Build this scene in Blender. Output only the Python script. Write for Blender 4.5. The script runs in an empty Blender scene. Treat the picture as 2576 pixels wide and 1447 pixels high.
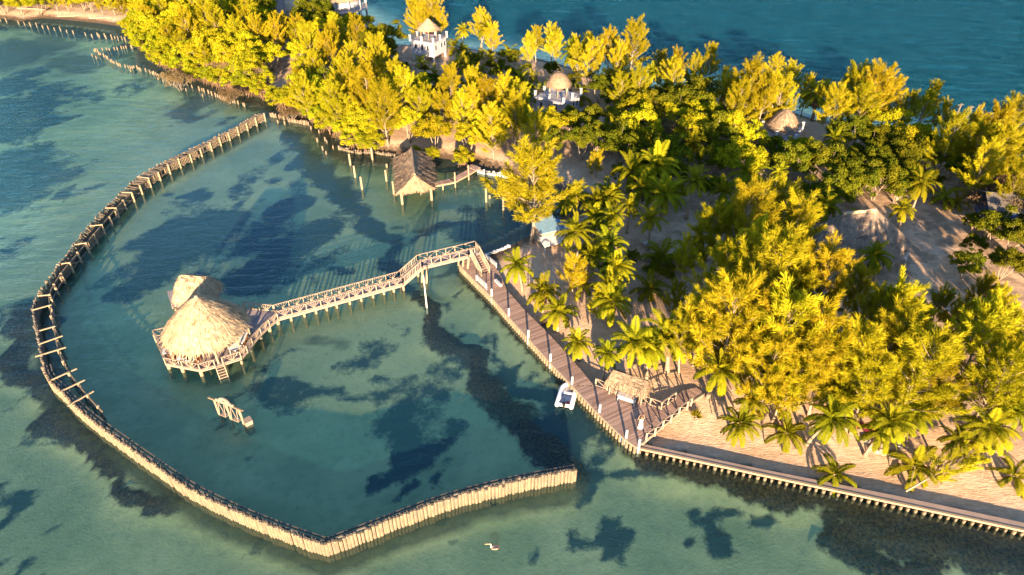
import bpy, math, random
import numpy as np
from mathutils import Vector, Matrix
R = math.radians
rnd = random.Random(11)
SC = bpy.context.scene
COL = SC.collection

# ------------------------------------------------------------------ camera
CAM_H, PITCH, LENS = 50.0, R(36.0), 24.0
FD = LENS / 36.0 * 2576.0
cd = bpy.data.cameras.new('camera'); cam = bpy.data.objects.new('camera', cd); COL.objects.link(cam)
cam.location = (0, 0, CAM_H); cam.rotation_euler = (math.pi / 2 - PITCH, 0, 0)
cd.lens = LENS; cd.sensor_width = 36; cd.clip_start = 0.5; cd.clip_end = 9000
SC.camera = cam
SN, CS = math.sin(PITCH), math.cos(PITCH)

def P(x, y, z=0.0):
    """where the sight line through a point of the surveyed picture meets the level z"""
    u = (x - 1288.0) / FD; v = (y - 723.5) / FD
    t = (CAM_H - z) / (SN + v * CS)
    return Vector((u * t, (CS - v * SN) * t, z))

def C(ox, oy, pts, s=3.617):
    return [((ox + a / s) / 1.06056, (oy + b / s) / 1.06056) for a, b in pts]

# ------------------------------------------------------------------ sun, sky
SUN_EL, SUN_AZ = R(11.0), R(-2.0)      # light travels towards +Y, a touch towards -X
sd = bpy.data.lights.new('sun', 'SUN'); so = bpy.data.objects.new('sun', sd); COL.objects.link(so)
sd.energy = 5.0; sd.angle = R(0.55); sd.color = (1.0, 0.73, 0.44)
ldir = Vector((math.sin(SUN_AZ) * math.cos(SUN_EL), math.cos(SUN_AZ) * math.cos(SUN_EL), -math.sin(SUN_EL)))
so.rotation_euler = ldir.to_track_quat('-Z', 'Y').to_euler()
so.location = (0, -60, 80)
W = bpy.data.worlds.new('World'); SC.world = W; W.use_nodes = True
wn = W.node_tree; bg = wn.nodes['Background']
sky = wn.nodes.new('ShaderNodeTexSky'); sky.sky_type = 'NISHITA'; sky.sun_disc = False
sky.sun_elevation = SUN_EL; sky.sun_rotation = math.pi + SUN_AZ
sky.air_density = 1.0; sky.dust_density = 0.3; sky.ozone_density = 3.0
wn.links.new(sky.outputs[0], bg.inputs[0]); bg.inputs[1].default_value = 0.085
SC.view_settings.view_transform = 'Standard'; SC.view_settings.look = 'None'
SC.view_settings.exposure = 2.5; SC.view_settings.gamma = 1.0
SC.cycles.max_bounces = 8; SC.cycles.transparent_max_bounces = 12
SC.cycles.diffuse_bounces = 3; SC.cycles.glossy_bounces = 3

# ------------------------------------------------------------------ object helpers
def tag(o, label=None, cat=None, group=None, kind=None):
    if label: o['label'] = label
    if cat: o['category'] = cat
    if group: o['group'] = group
    if kind: o['kind'] = kind
    return o

def thing(name, label, cat, loc=(0, 0, 0), rz=0.0, group=None):
    o = bpy.data.objects.new(name, None); COL.objects.link(o)
    o.empty_display_size = 0.3
    o.location = loc; o.rotation_euler = (0, 0, rz)
    return tag(o, label, cat, group)

def mesh_obj(name, me, parent=None, loc=(0, 0, 0)):
    o = bpy.data.objects.new(name, me); COL.objects.link(o); o.location = loc
    if parent: o.parent = parent
    return o

class MB:
    """collects solids, then links them as ONE mesh object"""
    def __init__(s, origin=(0, 0, 0)):
        s.v = []; s.f = []; s.o = Vector(origin)
    def add(s, vs, fs):
        n = len(s.v); s.v.extend([Vector(a) - s.o for a in vs]); s.f.extend([tuple(n + i for i in f) for f in fs])
    def box(s, c, d, rz=0.0):
        c = Vector(c); ca, sa = math.cos(rz), math.sin(rz); vs = []
        for k in range(8):
            x = d[0] / 2 * (1 if k & 1 else -1); y = d[1] / 2 * (1 if k & 2 else -1); z = d[2] / 2 * (1 if k & 4 else -1)
            vs.append(c + Vector((x * ca - y * sa, x * sa + y * ca, z)))
        s.add(vs, [(0, 2, 3, 1), (4, 5, 7, 6), (0, 1, 5, 4), (2, 6, 7, 3), (0, 4, 6, 2), (1, 3, 7, 5)])
    def beam(s, p, q, w, h, up=(0, 0, 1)):
        p = Vector(p); q = Vector(q); d = (q - p)
        if d.length < 1e-5: return
        d.normalize(); up = Vector(up)
        sd = d.cross(up)
        if sd.length < 1e-3: sd = d.cross(Vector((0, 1, 0)))
        sd.normalize(); u = sd.cross(d); vs = []
        for e in (p, q):
            for a, b in ((-1, -1), (1, -1), (1, 1), (-1, 1)):
                vs.append(e + sd * (w / 2 * a) + u * (h / 2 * b))
        s.add(vs, [(3, 2, 1, 0), (4, 5, 6, 7), (0, 1, 5, 4), (1, 2, 6, 5), (2, 3, 7, 6), (3, 0, 4, 7)])
    def cyl(s, p, q, r0, r1=None, n=8, caps=True):
        p = Vector(p); q = Vector(q); r1 = r0 if r1 is None else r1
        d = (q - p).normalized(); a = d.orthogonal().normalized(); b = d.cross(a); vs = []
        for e, r in ((p, r0), (q, r1)):
            for i in range(n):
                t = 2 * math.pi * i / n; vs.append(e + a * (r * math.cos(t)) + b * (r * math.sin(t)))
        fs = [(i, (i + 1) % n, n + (i + 1) % n, n + i) for i in range(n)]
        if caps: fs += [tuple(range(n - 1, -1, -1)), tuple(range(n, 2 * n))]
        s.add(vs, fs)
    def tube(s, pts, rad, n=7):
        pts = [Vector(p) for p in pts]; m = len(pts); vs = []; a = None
        for k in range(m):
            d = (pts[min(k + 1, m - 1)] - pts[max(k - 1, 0)]).normalized()
            a = d.orthogonal().normalized() if a is None else (a - d * a.dot(d)).normalized()
            b = d.cross(a); r = rad[k] if hasattr(rad, '__len__') else rad
            for i in range(n):
                t = 2 * math.pi * i / n; vs.append(pts[k] + a * (r * math.cos(t)) + b * (r * math.sin(t)))
        fs = [(k * n + i, k * n + (i + 1) % n, (k + 1) * n + (i + 1) % n, (k + 1) * n + i) for k in range(m - 1) for i in range(n)]
        fs += [tuple(range(n - 1, -1, -1)), tuple(range((m - 1) * n, m * n))]
        s.add(vs, fs)
    def prism(s, poly, z0, z1):
        n = len(poly); vs = [(p[0], p[1], z0) for p in poly] + [(p[0], p[1], z1) for p in poly]
        ar = sum(poly[i][0] * poly[(i + 1) % n][1] - poly[(i + 1) % n][0] * poly[i][1] for i in range(n))
        fs = [tuple(range(n - 1, -1, -1)), tuple(range(n, 2 * n))] + [(i, (i + 1) % n, n + (i + 1) % n, n + i) for i in range(n)]
        if ar < 0: fs = [f[::-1] for f in fs]
        s.add(vs, fs)
    def quad(s, a, b, c, d): s.add([a, b, c, d], [(0, 1, 2, 3)])
    def lathe(s, c, prof, n=24, sx=1.0, sy=1.0, rz=0.0):
        c = Vector(c); vs = []; ca, sa = math.cos(rz), math.sin(rz)
        for r, z in prof:
            for i in range(n):
                t = 2 * math.pi * i / n; x = r * sx * math.cos(t); y = r * sy * math.sin(t)
                vs.append(c + Vector((x * ca - y * sa, x * sa + y * ca, z)))
        m = len(prof)
        fs = [(k * n + i, k * n + (i + 1) % n, (k + 1) * n + (i + 1) % n, (k + 1) * n + i) for k in range(m - 1) for i in range(n)]
        s.add(vs, fs)
    def build(s, name, mat, parent=None, smooth=False):
        me = bpy.data.meshes.new(name); me.from_pydata([tuple(a) for a in s.v], [], s.f); me.materials.append(mat)
        if smooth: me.polygons.foreach_set('use_smooth', [True] * len(me.polygons))
        me.update()
        return mesh_obj(name, me, parent, s.o if parent is None else (0, 0, 0))

# ------------------------------------------------------------------ materials
class NT:
    def __init__(s, name):
        s.m = bpy.data.materials.new(name); s.m.use_nodes = True; s.t = s.m.node_tree; s.t.nodes.clear()
        s.out = s.n('OutputMaterial')
    def n(s, t, **k):
        nd = s.t.nodes.new('ShaderNode' + t)
        for a, b in k.items(): setattr(nd, a, b)
        return nd
    def l(s, a, b): s.t.links.new(a, b)
    def set(s, inp, v):
        if hasattr(v, 'is_output') or isinstance(v, bpy.types.NodeSocket): s.l(v, inp)
        else: inp.default_value = v
    def math(s, op, a, b=0.0, c=None, clamp=False):
        nd = s.n('Math', operation=op, use_clamp=clamp); s.set(nd.inputs[0], a); s.set(nd.inputs[1], b)
        if c is not None: s.set(nd.inputs[2], c)
        return nd.outputs[0]
    def mix(s, f, a, b, blend='MIX'):
        nd = s.n('Mix', data_type='RGBA', blend_type=blend); s.set(nd.inputs[0], f)
        for i, v in ((6, a), (7, b)):
            s.set(nd.inputs[i], v if not isinstance(v, tuple) else (v + (1,))[:4])
        return nd.outputs[2]
    def noise(s, scale, detail=3.0, rough=0.55, vec=None, dist=0.0):
        nd = s.n('TexNoise'); nd.inputs['Scale'].default_value = scale; nd.inputs['Detail'].default_value = detail
        nd.inputs['Roughness'].default_value = rough; nd.inputs['Distortion'].default_value = dist
        if vec is not None: s.l(vec, nd.inputs['Vector'])
        return nd.outputs['Fac']
    def ramp(s, f, stops):
        nd = s.n('ValToRGB'); e = nd.color_ramp.elements
        while len(e) < len(stops): e.new(0.5)
        for i, (p, c) in enumerate(stops): e[i].position = p; e[i].color = (c + (1,))[:4] if isinstance(c, tuple) else (c, c, c, 1)
        s.l(f, nd.inputs[0]); return nd.outputs[0]
    def geo(s): return s.n('NewGeometry').outputs['Position']
    def objc(s): return s.n('TexCoord').outputs['Object']
    def mapping(s, vec, scale=(1, 1, 1), rot=(0, 0, 0)):
        nd = s.n('Mapping'); s.l(vec, nd.inputs[0]); nd.inputs['Scale'].default_value = scale; nd.inputs['Rotation'].default_value = rot
        return nd.outputs[0]
    def attr(s, name): return s.n('Attribute', attribute_name=name)
    def bump(s, h, strength=0.5, dist=0.1):
        nd = s.n('Bump'); nd.inputs['Strength'].default_value = strength; s.set(nd.inputs['Distance'], dist); s.l(h, nd.inputs['Height'])
        return nd.outputs[0]
    def pbr(s, col, rough=0.8, nrm=None, spec=0.3):
        b = s.n('BsdfPrincipled'); s.set(b.inputs['Base Color'], (col + (1,))[:4] if isinstance(col, tuple) else col)
        s.set(b.inputs['Roughness'], rough); b.inputs['Specular IOR Level'].default_value = spec
        if nrm is not None: s.l(nrm, b.inputs['Normal'])
        return b
    def done(s, sh): s.l(sh, s.out.inputs[0]); return s.m

def wood(name, c0, c1, scale=6.0, grain=(1, 1, 1), weather=0.5):
    t = NT(name); pos = t.geo(); v = t.mapping(pos, grain)
    a = t.noise(scale, 4, 0.6, v); b = t.noise(1.3, 2, 0.5, pos)
    col = t.mix(t.ramp(a, [(0.3, 0.0), (0.7, 1.0)]), c0, c1)
    col = t.mix(t.math('MULTIPLY', t.ramp(b, [(0.4, 0.0), (0.65, 1.0)]), weather), col, tuple(0.55 * x + 0.04 for x in c0))
    return t.done(t.pbr(col, 0.85, t.bump(a, 0.4, 0.02), 0.2).outputs[0])

def plain(name, c, var=0.15, rough=0.7, scale=3.0, spec=0.3):
    t = NT(name); a = t.noise(scale, 4, 0.6, t.geo())
    return t.done(t.pbr(t.mix(t.ramp(a, [(0.3, 0.0), (0.75, 1.0)]), c, tuple(x * (1 - var * 2) for x in c)), rough, t.bump(a, 0.2, 0.02), spec).outputs[0])

def thatch(name, c0, c1, c2):
    t = NT(name); u = t.n('UVMap').outputs[0]
    v = t.mapping(u, (150, 5, 1)); a = t.noise(1.0, 4, 0.65, v)
    v2 = t.mapping(u, (28, 9, 1)); b = t.noise(1.0, 3, 0.6, v2, 0.4)
    c = t.noise(0.35, 3, 0.6, t.geo())
    col = t.mix(t.ramp(a, [(0.34, 0.0), (0.6, 1.0)]), c0, c1)
    col = t.mix(t.ramp(b, [(0.30, 0.85), (0.46, 0.0)]), col, c2)
    col = t.mix(t.ramp(c, [(0.45, 0.0), (0.75, 0.35)]), col, c2)
    h = t.math('ADD', t.math('MULTIPLY', a, 0.6), b)
    return t.done(t.pbr(col, 0.95, t.bump(h, 0.9, 0.12), 0.1).outputs[0])

M = {}
M['stake'] = wood('stake_wood', (0.125, 0.092, 0.062), (0.225, 0.17, 0.115), 5, (1, 1, 0.25), 0.45)
M['stake_dark'] = wood('old_grey_wood', (0.07, 0.058, 0.05), (0.15, 0.125, 0.10), 5, (1, 1, 0.3), 0.6)
M['rail'] = wood('rail_wood', (0.22, 0.16, 0.12), (0.31, 0.235, 0.175), 7, (1, 1, 1), 0.3)
M['deck'] = wood('deck_boards', (0.20, 0.135, 0.105), (0.31, 0.215, 0.165), 2.2, (1, 1, 1), 0.5)
M['deck_grey'] = wood('grey_deck_boards', (0.20, 0.16, 0.16), (0.30, 0.25, 0.24), 2.2, (1, 1, 1), 0.4)
M['beam'] = wood('pale_beam', (0.24, 0.175, 0.11), (0.32, 0.24, 0.16), 4, (1, 1, 1), 0.2)
M['white'] = plain('white_paint', (0.46, 0.44, 0.44), 0.14, 0.6, 4)
M['white_wall'] = plain('shaded_white_render', (0.31, 0.30, 0.34), 0.12, 0.8, 1.5)  # tree shade put into the white render as a dim lavender
M['cloth'] = plain('white_cloth', (0.72, 0.70, 0.68), 0.05, 0.8, 5)
M['thatch'] = thatch('golden_thatch', (0.30, 0.215, 0.135), (0.43, 0.325, 0.215), (0.15, 0.095, 0.052))
M['thatch_brown'] = thatch('brown_thatch', (0.185, 0.128, 0.086), (0.29, 0.205, 0.14), (0.085, 0.056, 0.038))
M['thatch_grey'] = thatch('grey_thatch', (0.165, 0.12, 0.09), (0.28, 0.215, 0.165), (0.055, 0.038, 0.03))
M['chair'] = plain('orange_wood', (0.26, 0.10, 0.035), 0.2, 0.6)
M['dark'] = plain('dark_glass', (0.02, 0.022, 0.03), 0.1, 0.2)
M['metal_rail'] = plain('dark_iron', (0.06, 0.05, 0.05), 0.2, 0.6)
M['blue'] = plain('blue_tarpaulin', (0.01, 0.16, 0.42), 0.2, 0.5, 1.5)
M['blue_roof'] = plain('pale_blue_sheet', (0.16, 0.27, 0.36), 0.15, 0.45)
M['blue_wall'] = plain('blue_boards', (0.03, 0.075, 0.22), 0.25, 0.8)
M['maroon'] = plain('maroon_cloth', (0.16, 0.008, 0.03), 0.2, 0.8)
M['red'] = plain('red_plastic', (0.30, 0.015, 0.02), 0.1, 0.4)
M['rubber'] = plain('white_grey_rubber', (0.60, 0.58, 0.60), 0.06, 0.45)
M['grey'] = plain('grey_floor', (0.36, 0.36, 0.40), 0.1, 0.6)
M['black'] = plain('black_plastic', (0.015, 0.015, 0.015), 0.1, 0.4)
M['rock'] = plain('pale_rock', (0.40, 0.34, 0.28), 0.3, 0.9, 1.5)
M['bark'] = wood('pale_bark', (0.20, 0.15, 0.11), (0.34, 0.26, 0.19), 3, (1, 1, 0.4), 0.3)
M['palm_bark'] = wood('palm_bark', (0.16, 0.12, 0.085), (0.29, 0.22, 0.155), 3, (1, 1, 3.0), 0.3)
M['root'] = wood('mangrove_root', (0.15, 0.085, 0.05), (0.24, 0.145, 0.085), 3, (1, 1, 0.4), 0.3)
M['coping'] = plain('seawall_coping', (0.30, 0.22, 0.185), 0.14, 0.9, 1.1)
M['recess_shade'] = plain('recess_shade_wood', (0.07, 0.05, 0.04), 0.2, 0.9)  # dark brown paints the shade between piles and under the coping
# ------------------------------------------------------------------ coast line (surveyed points, clockwise seen from above)
WALLED = []          # segments held by timber bulkheads
def _coast():
    nat1 = [(-260, 40), (-120, 44), (0, 48), (47, 56), (104, 47), (156, 51), (235, 59), (302, 69), (345, 95), (365, 122), (372, 146), (407, 172), (456, 193),
            (521, 216), (587, 237), (652, 248), (675, 250), (722, 282), (779, 300), (813, 323), (839, 339), (852, 374), (905, 388),
            (993, 392), (1060, 396), (1130, 405), (1195, 417), (1262, 440), (1330, 458), (1400, 482), (1420, 497), (1467, 508), (1480, 508), (1440, 530),
            (1399, 546), (1334, 585), (1290, 606), (1250, 627), (1222, 641), (1205, 655)]
    wall = [(1165, 676), (1350, 870), (1605, 1128), (1850, 1180), (2100, 1231), (2576, 1334), (2800, 1386)]
    far = [(3300, 1300), (3300, 560), (2750, 455), (2576, 412), (2440, 374), (2330, 342), (2060, 300), (1950, 266), (1800, 224), (1640, 221), (1500, 184), (1334, 140),
           (1160, 118), (1060, 110), (975, 112), (945, 60), (885, 25), (800, 5), (700, -40), (0, -95), (-260, -110)]
    return nat1, wall, far
_n, _w, _f = _coast()
COAST = [P(*p).to_2d() for p in _n + _w + _f]
NAT_N = len(_n)
NATSEG = [(i, i + 1) for i in range(len(_n) - 1)] + [(i, (i + 1) % len(COAST)) for i in range(len(_n) + len(_w) - 1, len(COAST))]
WALLSEG = [(i, i + 1) for i in range(len(_n) - 1, len(_n) + len(_w) - 1)]
CA = np.array([(p.x, p.y) for p in COAST])

def seg_dist(X, Y, segs):
    d = np.full(X.shape, 1e9)
    for i, j in segs:
        a = CA[i]; b = CA[j]; e = b - a; L = max((e * e).sum(), 1e-9)
        t = np.clip(((X - a[0]) * e[0] + (Y - a[1]) * e[1]) / L, 0, 1)
        d = np.minimum(d, np.hypot(X - a[0] - t * e[0], Y - a[1] - t * e[1]))
    return d
def inside(X, Y, poly=CA):
    ins = np.zeros(X.shape, bool); n = len(poly); j = n - 1
    for i in range(n):
        yi, yj, xi, xj = poly[i][1], poly[j][1], poly[i][0], poly[j][0]
        c = ((yi > Y) != (yj > Y)) & (X < (xj - xi) * (Y - yi) / (yj - yi + 1e-12) + xi)
        ins ^= c; j = i
    return ins
def land_z(X, Y):
    X = np.asarray(X, float); Y = np.asarray(Y, float)
    ins = inside(X, Y); dn = seg_dist(X, Y, NATSEG); dw = seg_dist(X, Y, WALLSEG)
    s = np.where(ins, dn, -dn)
    zn = np.clip(-0.12 + 0.20 * s, -2.6, 0.95)
    zw = np.where(ins, 0.18 + np.clip((dw - 2.5) * 0.10, 0, 0.7), -2.6)
    z = np.where(ins, np.minimum(np.maximum(zn, -0.12), zw), np.where(dw < dn, -2.6, zn))
    u = 0.10 * np.sin(X * 0.55 + 1.3 * np.sin(Y * 0.31)) * np.sin(Y * 0.47 + 0.9) + 0.05 * np.sin(X * 1.7 + Y * 0.6) * np.sin(Y * 1.3 - X * 0.4)
    return z + np.where(ins, u * np.clip(dn / 4, 0, 1) * np.clip((dw - 1) / 4, 0.2, 1), 0)
def gz(x, y): return float(land_z(np.array([x]), np.array([y]))[0])

def grid_mesh(name, xs, ys, Z, keep=None, attrs=None):
    nx, ny = len(xs), len(ys); X, Y = np.meshgrid(xs, ys)
    co = np.stack([X, Y, Z], -1).reshape(-1, 3)
    idx = np.arange(nx * ny).reshape(ny, nx)
    q = np.stack([idx[:-1, :-1], idx[:-1, 1:], idx[1:, 1:], idx[1:, :-1]], -1).reshape(-1, 4)
    if keep is not None:
        k = keep.reshape(-1); q = q[k[q].any(1)]
        used = np.unique(q); mp = np.full(nx * ny, -1); mp[used] = np.arange(len(used)); q = mp[q]; co = co[used]
        attrs = {a: v.reshape(-1)[used] for a, v in (attrs or {}).items()}
    else: attrs = {a: v.reshape(-1) for a, v in (attrs or {}).items()}
    me = bpy.data.meshes.new(name); me.vertices.add(len(co)); me.vertices.foreach_set('co', co.astype(np.float32).ravel())
    me.loops.add(q.size); me.loops.foreach_set('vertex_index', q.astype(np.int32).ravel())
    me.polygons.add(len(q)); me.polygons.foreach_set('loop_start', np.arange(0, q.size, 4, dtype=np.int32))
    me.polygons.foreach_set('use_smooth', np.ones(len(q), bool)); me.update(calc_edges=True)
    for a, v in attrs.items():
        at = me.attributes.new(a, 'FLOAT', 'POINT'); at.data.foreach_set('value', v.astype(np.float32))
    return me

# ------------------------------------------------------------------ sand of the island
xs = np.arange(-210, 190, 0.8); ys = np.arange(18, 260, 0.8)
X, Y = np.meshgrid(xs, ys); Z = land_z(X, Y)
wet_shade_mask = np.clip(1 - seg_dist(X, Y, NATSEG) / 4.5, 0, 1)
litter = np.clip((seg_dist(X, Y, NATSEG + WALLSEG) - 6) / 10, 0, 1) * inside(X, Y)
t = NT('sand'); pos = t.geo()
n1 = t.noise(0.22, 4, 0.6, pos); n2 = t.noise(1.6, 5, 0.65, pos); n3 = t.noise(2.6, 5, 0.7, t.mapping(pos, (0.32, 1.7, 1), (0, 0, R(22))), 1.6)
col = t.mix(t.ramp(n1, [(0.35, 0.0), (0.65, 1.0)]), (0.47, 0.305, 0.19), (0.57, 0.41, 0.295))
col = t.mix(t.math('MULTIPLY', t.ramp(n2, [(0.45, 0.0), (0.7, 1.0)]), 0.5), col, (0.31, 0.195, 0.115))
col = t.mix(t.math('MULTIPLY', t.ramp(n3, [(0.46, 0.0), (0.66, 1.0)]), 0.50), col, (0.30, 0.195, 0.12))
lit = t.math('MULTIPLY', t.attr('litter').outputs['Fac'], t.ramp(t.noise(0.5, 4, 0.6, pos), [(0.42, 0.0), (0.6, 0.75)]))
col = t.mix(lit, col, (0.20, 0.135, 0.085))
sep = t.n('SeparateXYZ'); t.l(pos, sep.inputs[0])
wet = t.ramp(t.math('MULTIPLY_ADD', t.math('SUBTRACT', n2, 0.5), 0.9, t.attr('wet').outputs['Fac']), [(0.22, 0.0), (0.62, 1.0)])
col = t.mix(t.math('MULTIPLY', wet, 0.92), col, (0.075, 0.05, 0.032))  # one dark tone for wet mud and the mangroves' shade on it
h = t.math('ADD', t.math('MULTIPLY', n2, 0.6), t.math('MULTIPLY', n3, 0.9))
M['sand'] = t.done(t.pbr(col, 0.95, t.bump(h, 0.8, 0.16), 0.1).outputs[0])
me = grid_mesh('sand_ground', xs, ys, Z, keep=(Z > -0.55), attrs={'litter': litter, 'wet': wet_shade_mask}); me.materials.append(M['sand'])
tag(mesh_obj('sand_ground', me), kind='structure')

# ------------------------------------------------------------------ sea bed with its seagrass beds and rubble
def unP(x, y):
    """picture coordinates of a point on the water, only used to read the survey lists below"""
    d = Y0 = None
def blobmask(X, Y, blobs, soft=1.0):
    m = np.zeros(X.shape)
    for b in blobs:
        c = P(b[0], b[1], -1.7); ex = P(b[0] + b[2], b[1], -1.7); ey = P(b[0], b[1] - b[3], -1.7)
        rx = abs(ex.x - c.x); ry = (ey - c).length
        w = b[4] if len(b) > 4 else 1.0
        ang = R(b[5]) if len(b) > 5 else 0.0
        dx = X - c.x; dy = Y - c.y; a, s = math.cos(ang), math.sin(ang)
        r = np.hypot((dx * a + dy * s) / rx, (-dx * s + dy * a) / ry)
        m = np.maximum(m, w * np.clip(1.5 - r, 0, 1))
    return m
def linemask(X, Y, pts, z=-1.7):
    m = np.zeros(X.shape)
    for (x0, y0, w0), (x1, y1, w1) in zip(pts[:-1], pts[1:]):
        a = P(x0, y0, z); b = P(x1, y1, z); wa = abs(P(x0 + w0, y0, z).x - a.x); wb = abs(P(x1 + w1, y1, z).x - b.x)
        e = b - a; t = np.clip(((X - a.x) * e.x + (Y - a.y) * e.y) / (e.x ** 2 + e.y ** 2), 0, 1)
        d = np.hypot(X - a.x - t * e.x, Y - a.y - t * e.y) / (wa + t * (wb - wa))
        m = np.maximum(m, np.clip(1.5 - d, 0, 1))
    return m
GRASS = [(470, 585, 95, 60), (390, 655, 65, 70), (440, 640, 90, 70), (565, 560, 40, 50), (345, 730, 35, 40), (470, 502, 30, 16), (530, 610, 60, 40),
         (720, 540, 40, 45), (765, 610, 90, 55), (700, 655, 110, 55), (610, 700, 80, 40), (840, 690, 30, 24, .8), (650, 600, 40, 60, .8), (560, 730, 60, 30), (720, 700, 50, 26, .8),
         (610, 480, 25, 40, .7),
         (690, 390, 18, 30, .7), (650, 460, 40, 30, .6), (730, 480, 30, 30, .6),
         (1020, 1110, 60, 55), (1065, 1075, 55, 45), (1000, 1180, 50, 30), (920, 1188, 35, 18), (1010, 1235, 40, 20), (1110, 1140, 40, 40, .8), (955, 1205, 70, 12, 1, -25),
         (1090, 970, 30, 40, .6), (1070, 1060, 30, 30, .7), (950, 1010, 30, 16, .6), (1075, 1250, 22, 14), (1110, 1235, 16, 18), (1160, 1210, 25, 14, .8), (985, 1290, 14, 10), (1030, 1270, 14, 14), (1140, 1270, 20, 10),
         (635, 1182, 55, 9, 1, 30), (660, 1165, 30, 8, .9, 30), (600, 1200, 25, 6, .8, 20), (700, 1130, 22, 5, .8, 35),
         (900, 900, 60, 40, .62), (830, 950, 40, 25, .6), (980, 880, 40, 25, .6), (1010, 960, 40, 30, .6), (850, 1000, 40, 20, .55),
         (1180, 585, 70, 22), (1230, 600, 60, 24), (1120, 570, 40, 18), (1250, 530, 60, 36), (1270, 560, 50, 40), (1050, 600, 40, 10, .8, 20), (1010, 630, 30, 25, .6), (1240, 500, 40, 20, .8),
         (1220, 890, 26, 26), (1260, 930, 30, 26), (1300, 975, 34, 28), (1350, 1015, 38, 28), (1400, 1060, 36, 30), (1440, 1105, 36, 34), (1480, 1150, 34, 34), (1500, 1200, 34, 34), (1480, 1250, 40, 22), (1490, 1110, 40, 24),
         (1420, 1005, 22, 20, .8), (1450, 1040, 22, 22, .8), (1380, 960, 20, 18, .7), (1340, 930, 22, 12, .7), (1160, 780, 14, 20, .7), (1190, 840, 20, 20, .7),
         (1550, 1200, 60, 13, 1, -10), (1615, 1225, 40, 10, .9, -15), (1720, 1320, 70, 12), (1880, 1330, 75, 28, 1, 5), (1820, 1345, 40, 16, .9), (1680, 1318, 26, 10), (1475, 1375, 30, 22, 1, -20), (1530, 1392, 36, 12, 1, 15), (1455, 1400, 14, 18),
         (55, 455, 110, 62), (20, 420, 70, 50), (165, 440, 50, 20, .8), (195, 480, 26, 26, .9), (150, 505, 30, 14, .8), (20, 625, 50, 36), (0, 1280, 30, 40), (15, 1420, 30, 36),
         (60, 270, 90, 55, .95), (20, 210, 60, 40, .9), (120, 300, 40, 30, .8), (200, 240, 50, 20, .55), (30, 330, 70, 24, .8), (330, 220, 60, 16, .5), (480, 270, 60, 28, .85), (540, 262, 40, 18, .8), (590, 310, 28, 10, .7),
         (650, 1330, 40, 10, .6), (570, 1290, 40, 10, .6), (1060, 1345, 30, 10, .6), (160, 1085, 60, 30, .8), (80, 1000, 50, 40, .8), (60, 880, 36, 60, .9), (40, 800, 30, 40, .7)]
GRASS += [(700, 985, 60, 16, .72), (790, 1002, 70, 18, .72), (880, 1022, 70, 18, .76), (960, 1012, 60, 20, .74), (688, 940, 22, 44, .66), (640, 890, 26, 30, .6), (1040, 1000, 50, 22, .7), (760, 900, 40, 20, .6), (1130, 930, 30, 24, .66), (600, 1050, 60, 14, .55)]  # weed patches added to blur the edge of the breakwater's shadow
GRASS += [(rnd.uniform(0, 1400), rnd.uniform(1300, 1446), rnd.uniform(5, 14), rnd.uniform(4, 8), .7) for _ in range(26)]
GRASS += [(rnd.uniform(900, 1180), rnd.uniform(1190, 1290), rnd.uniform(6, 18), rnd.uniform(5, 10), .85) for _ in range(16)]
RUBBLE_L = [[(1050, 745, 26), (1120, 850, 34), (1200, 950, 38), (1285, 1050, 44), (1360, 1130, 52), (1440, 1185, 50)],
            [(2060, 1385, 36), (2160, 1395, 50), (2280, 1425, 36)], [(2440, 1420, 40), (2560, 1400, 40)],
            [(80, 775, 22), (55, 850, 36), (70, 950, 42), (120, 1040, 42), (210, 1110, 36), (310, 1200, 36), (400, 1285, 44)],
            [(330, 120, 14), (420, 185, 18), (560, 250, 22), (680, 290, 18), (800, 335, 18), (900, 395, 16), (990, 405, 10)], [(0, 70, 26), (150, 80, 26), (320, 105, 22)]]
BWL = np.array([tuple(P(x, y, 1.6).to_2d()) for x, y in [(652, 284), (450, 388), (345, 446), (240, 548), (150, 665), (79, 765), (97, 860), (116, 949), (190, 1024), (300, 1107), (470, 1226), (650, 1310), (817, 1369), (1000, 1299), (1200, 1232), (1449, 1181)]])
xs = np.concatenate([[-4000, -1500, -500], np.arange(-260, 300, 1.0), [600, 1500, 4000]]); ys = np.concatenate([[-300, -60], np.arange(4, 330, 1.0), [420, 900, 2500, 6000]])
X, Y = np.meshgrid(xs, ys)
# islands of weed are lobed, not elliptic
jx = 1.6 * np.sin(X * .45 + 2.1 * np.sin(Y * .27)) + .9 * np.sin(X * 1.13 - Y * .71); jy = 1.6 * np.sin(Y * .41 + 1.7 * np.sin(X * .33) + 2) + .9 * np.sin(Y * 1.21 + X * .63)
gm = blobmask(X + jx, Y + jy, GRASS)
rm = np.zeros(X.shape)
for ln in RUBBLE_L: rm = np.maximum(rm, linemask(X + .6 * jx, Y + .6 * jy, ln))
rm = np.maximum(rm, linemask(X + .6 * jx, Y + .6 * jy, [(1640, 1160, 18), (1750, 1188, 30), (1900, 1228, 42), (2050, 1270, 52), (2250, 1322, 62), (2420, 1366, 66), (2640, 1420, 66)], -.9))
gm = np.maximum(gm, linemask(X + .7 * jx, Y + .7 * jy, [(735, 345, 22), (790, 425, 36), (865, 485, 38), (930, 560, 34), (972, 620, 28), (1008, 690, 24), (1050, 750, 24)]))
rm = np.maximum(rm, np.clip(1.6 - seg_dist(X, Y, WALLSEG) / np.where(X > P(1605, 1128).x, 1.7, .9), 0, 1.2))
ins = inside(X, Y); dn = seg_dist(X, Y, NATSEG)
far_i = list(range(len(_n) + len(_w), len(COAST) - 1)); FARSEG = [(i, i + 1) for i in far_i]
dfar = seg_dist(X, Y, FARSEG); dnear = seg_dist(X, Y, [s for s in NATSEG + WALLSEG if s not in FARSEG])
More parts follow.
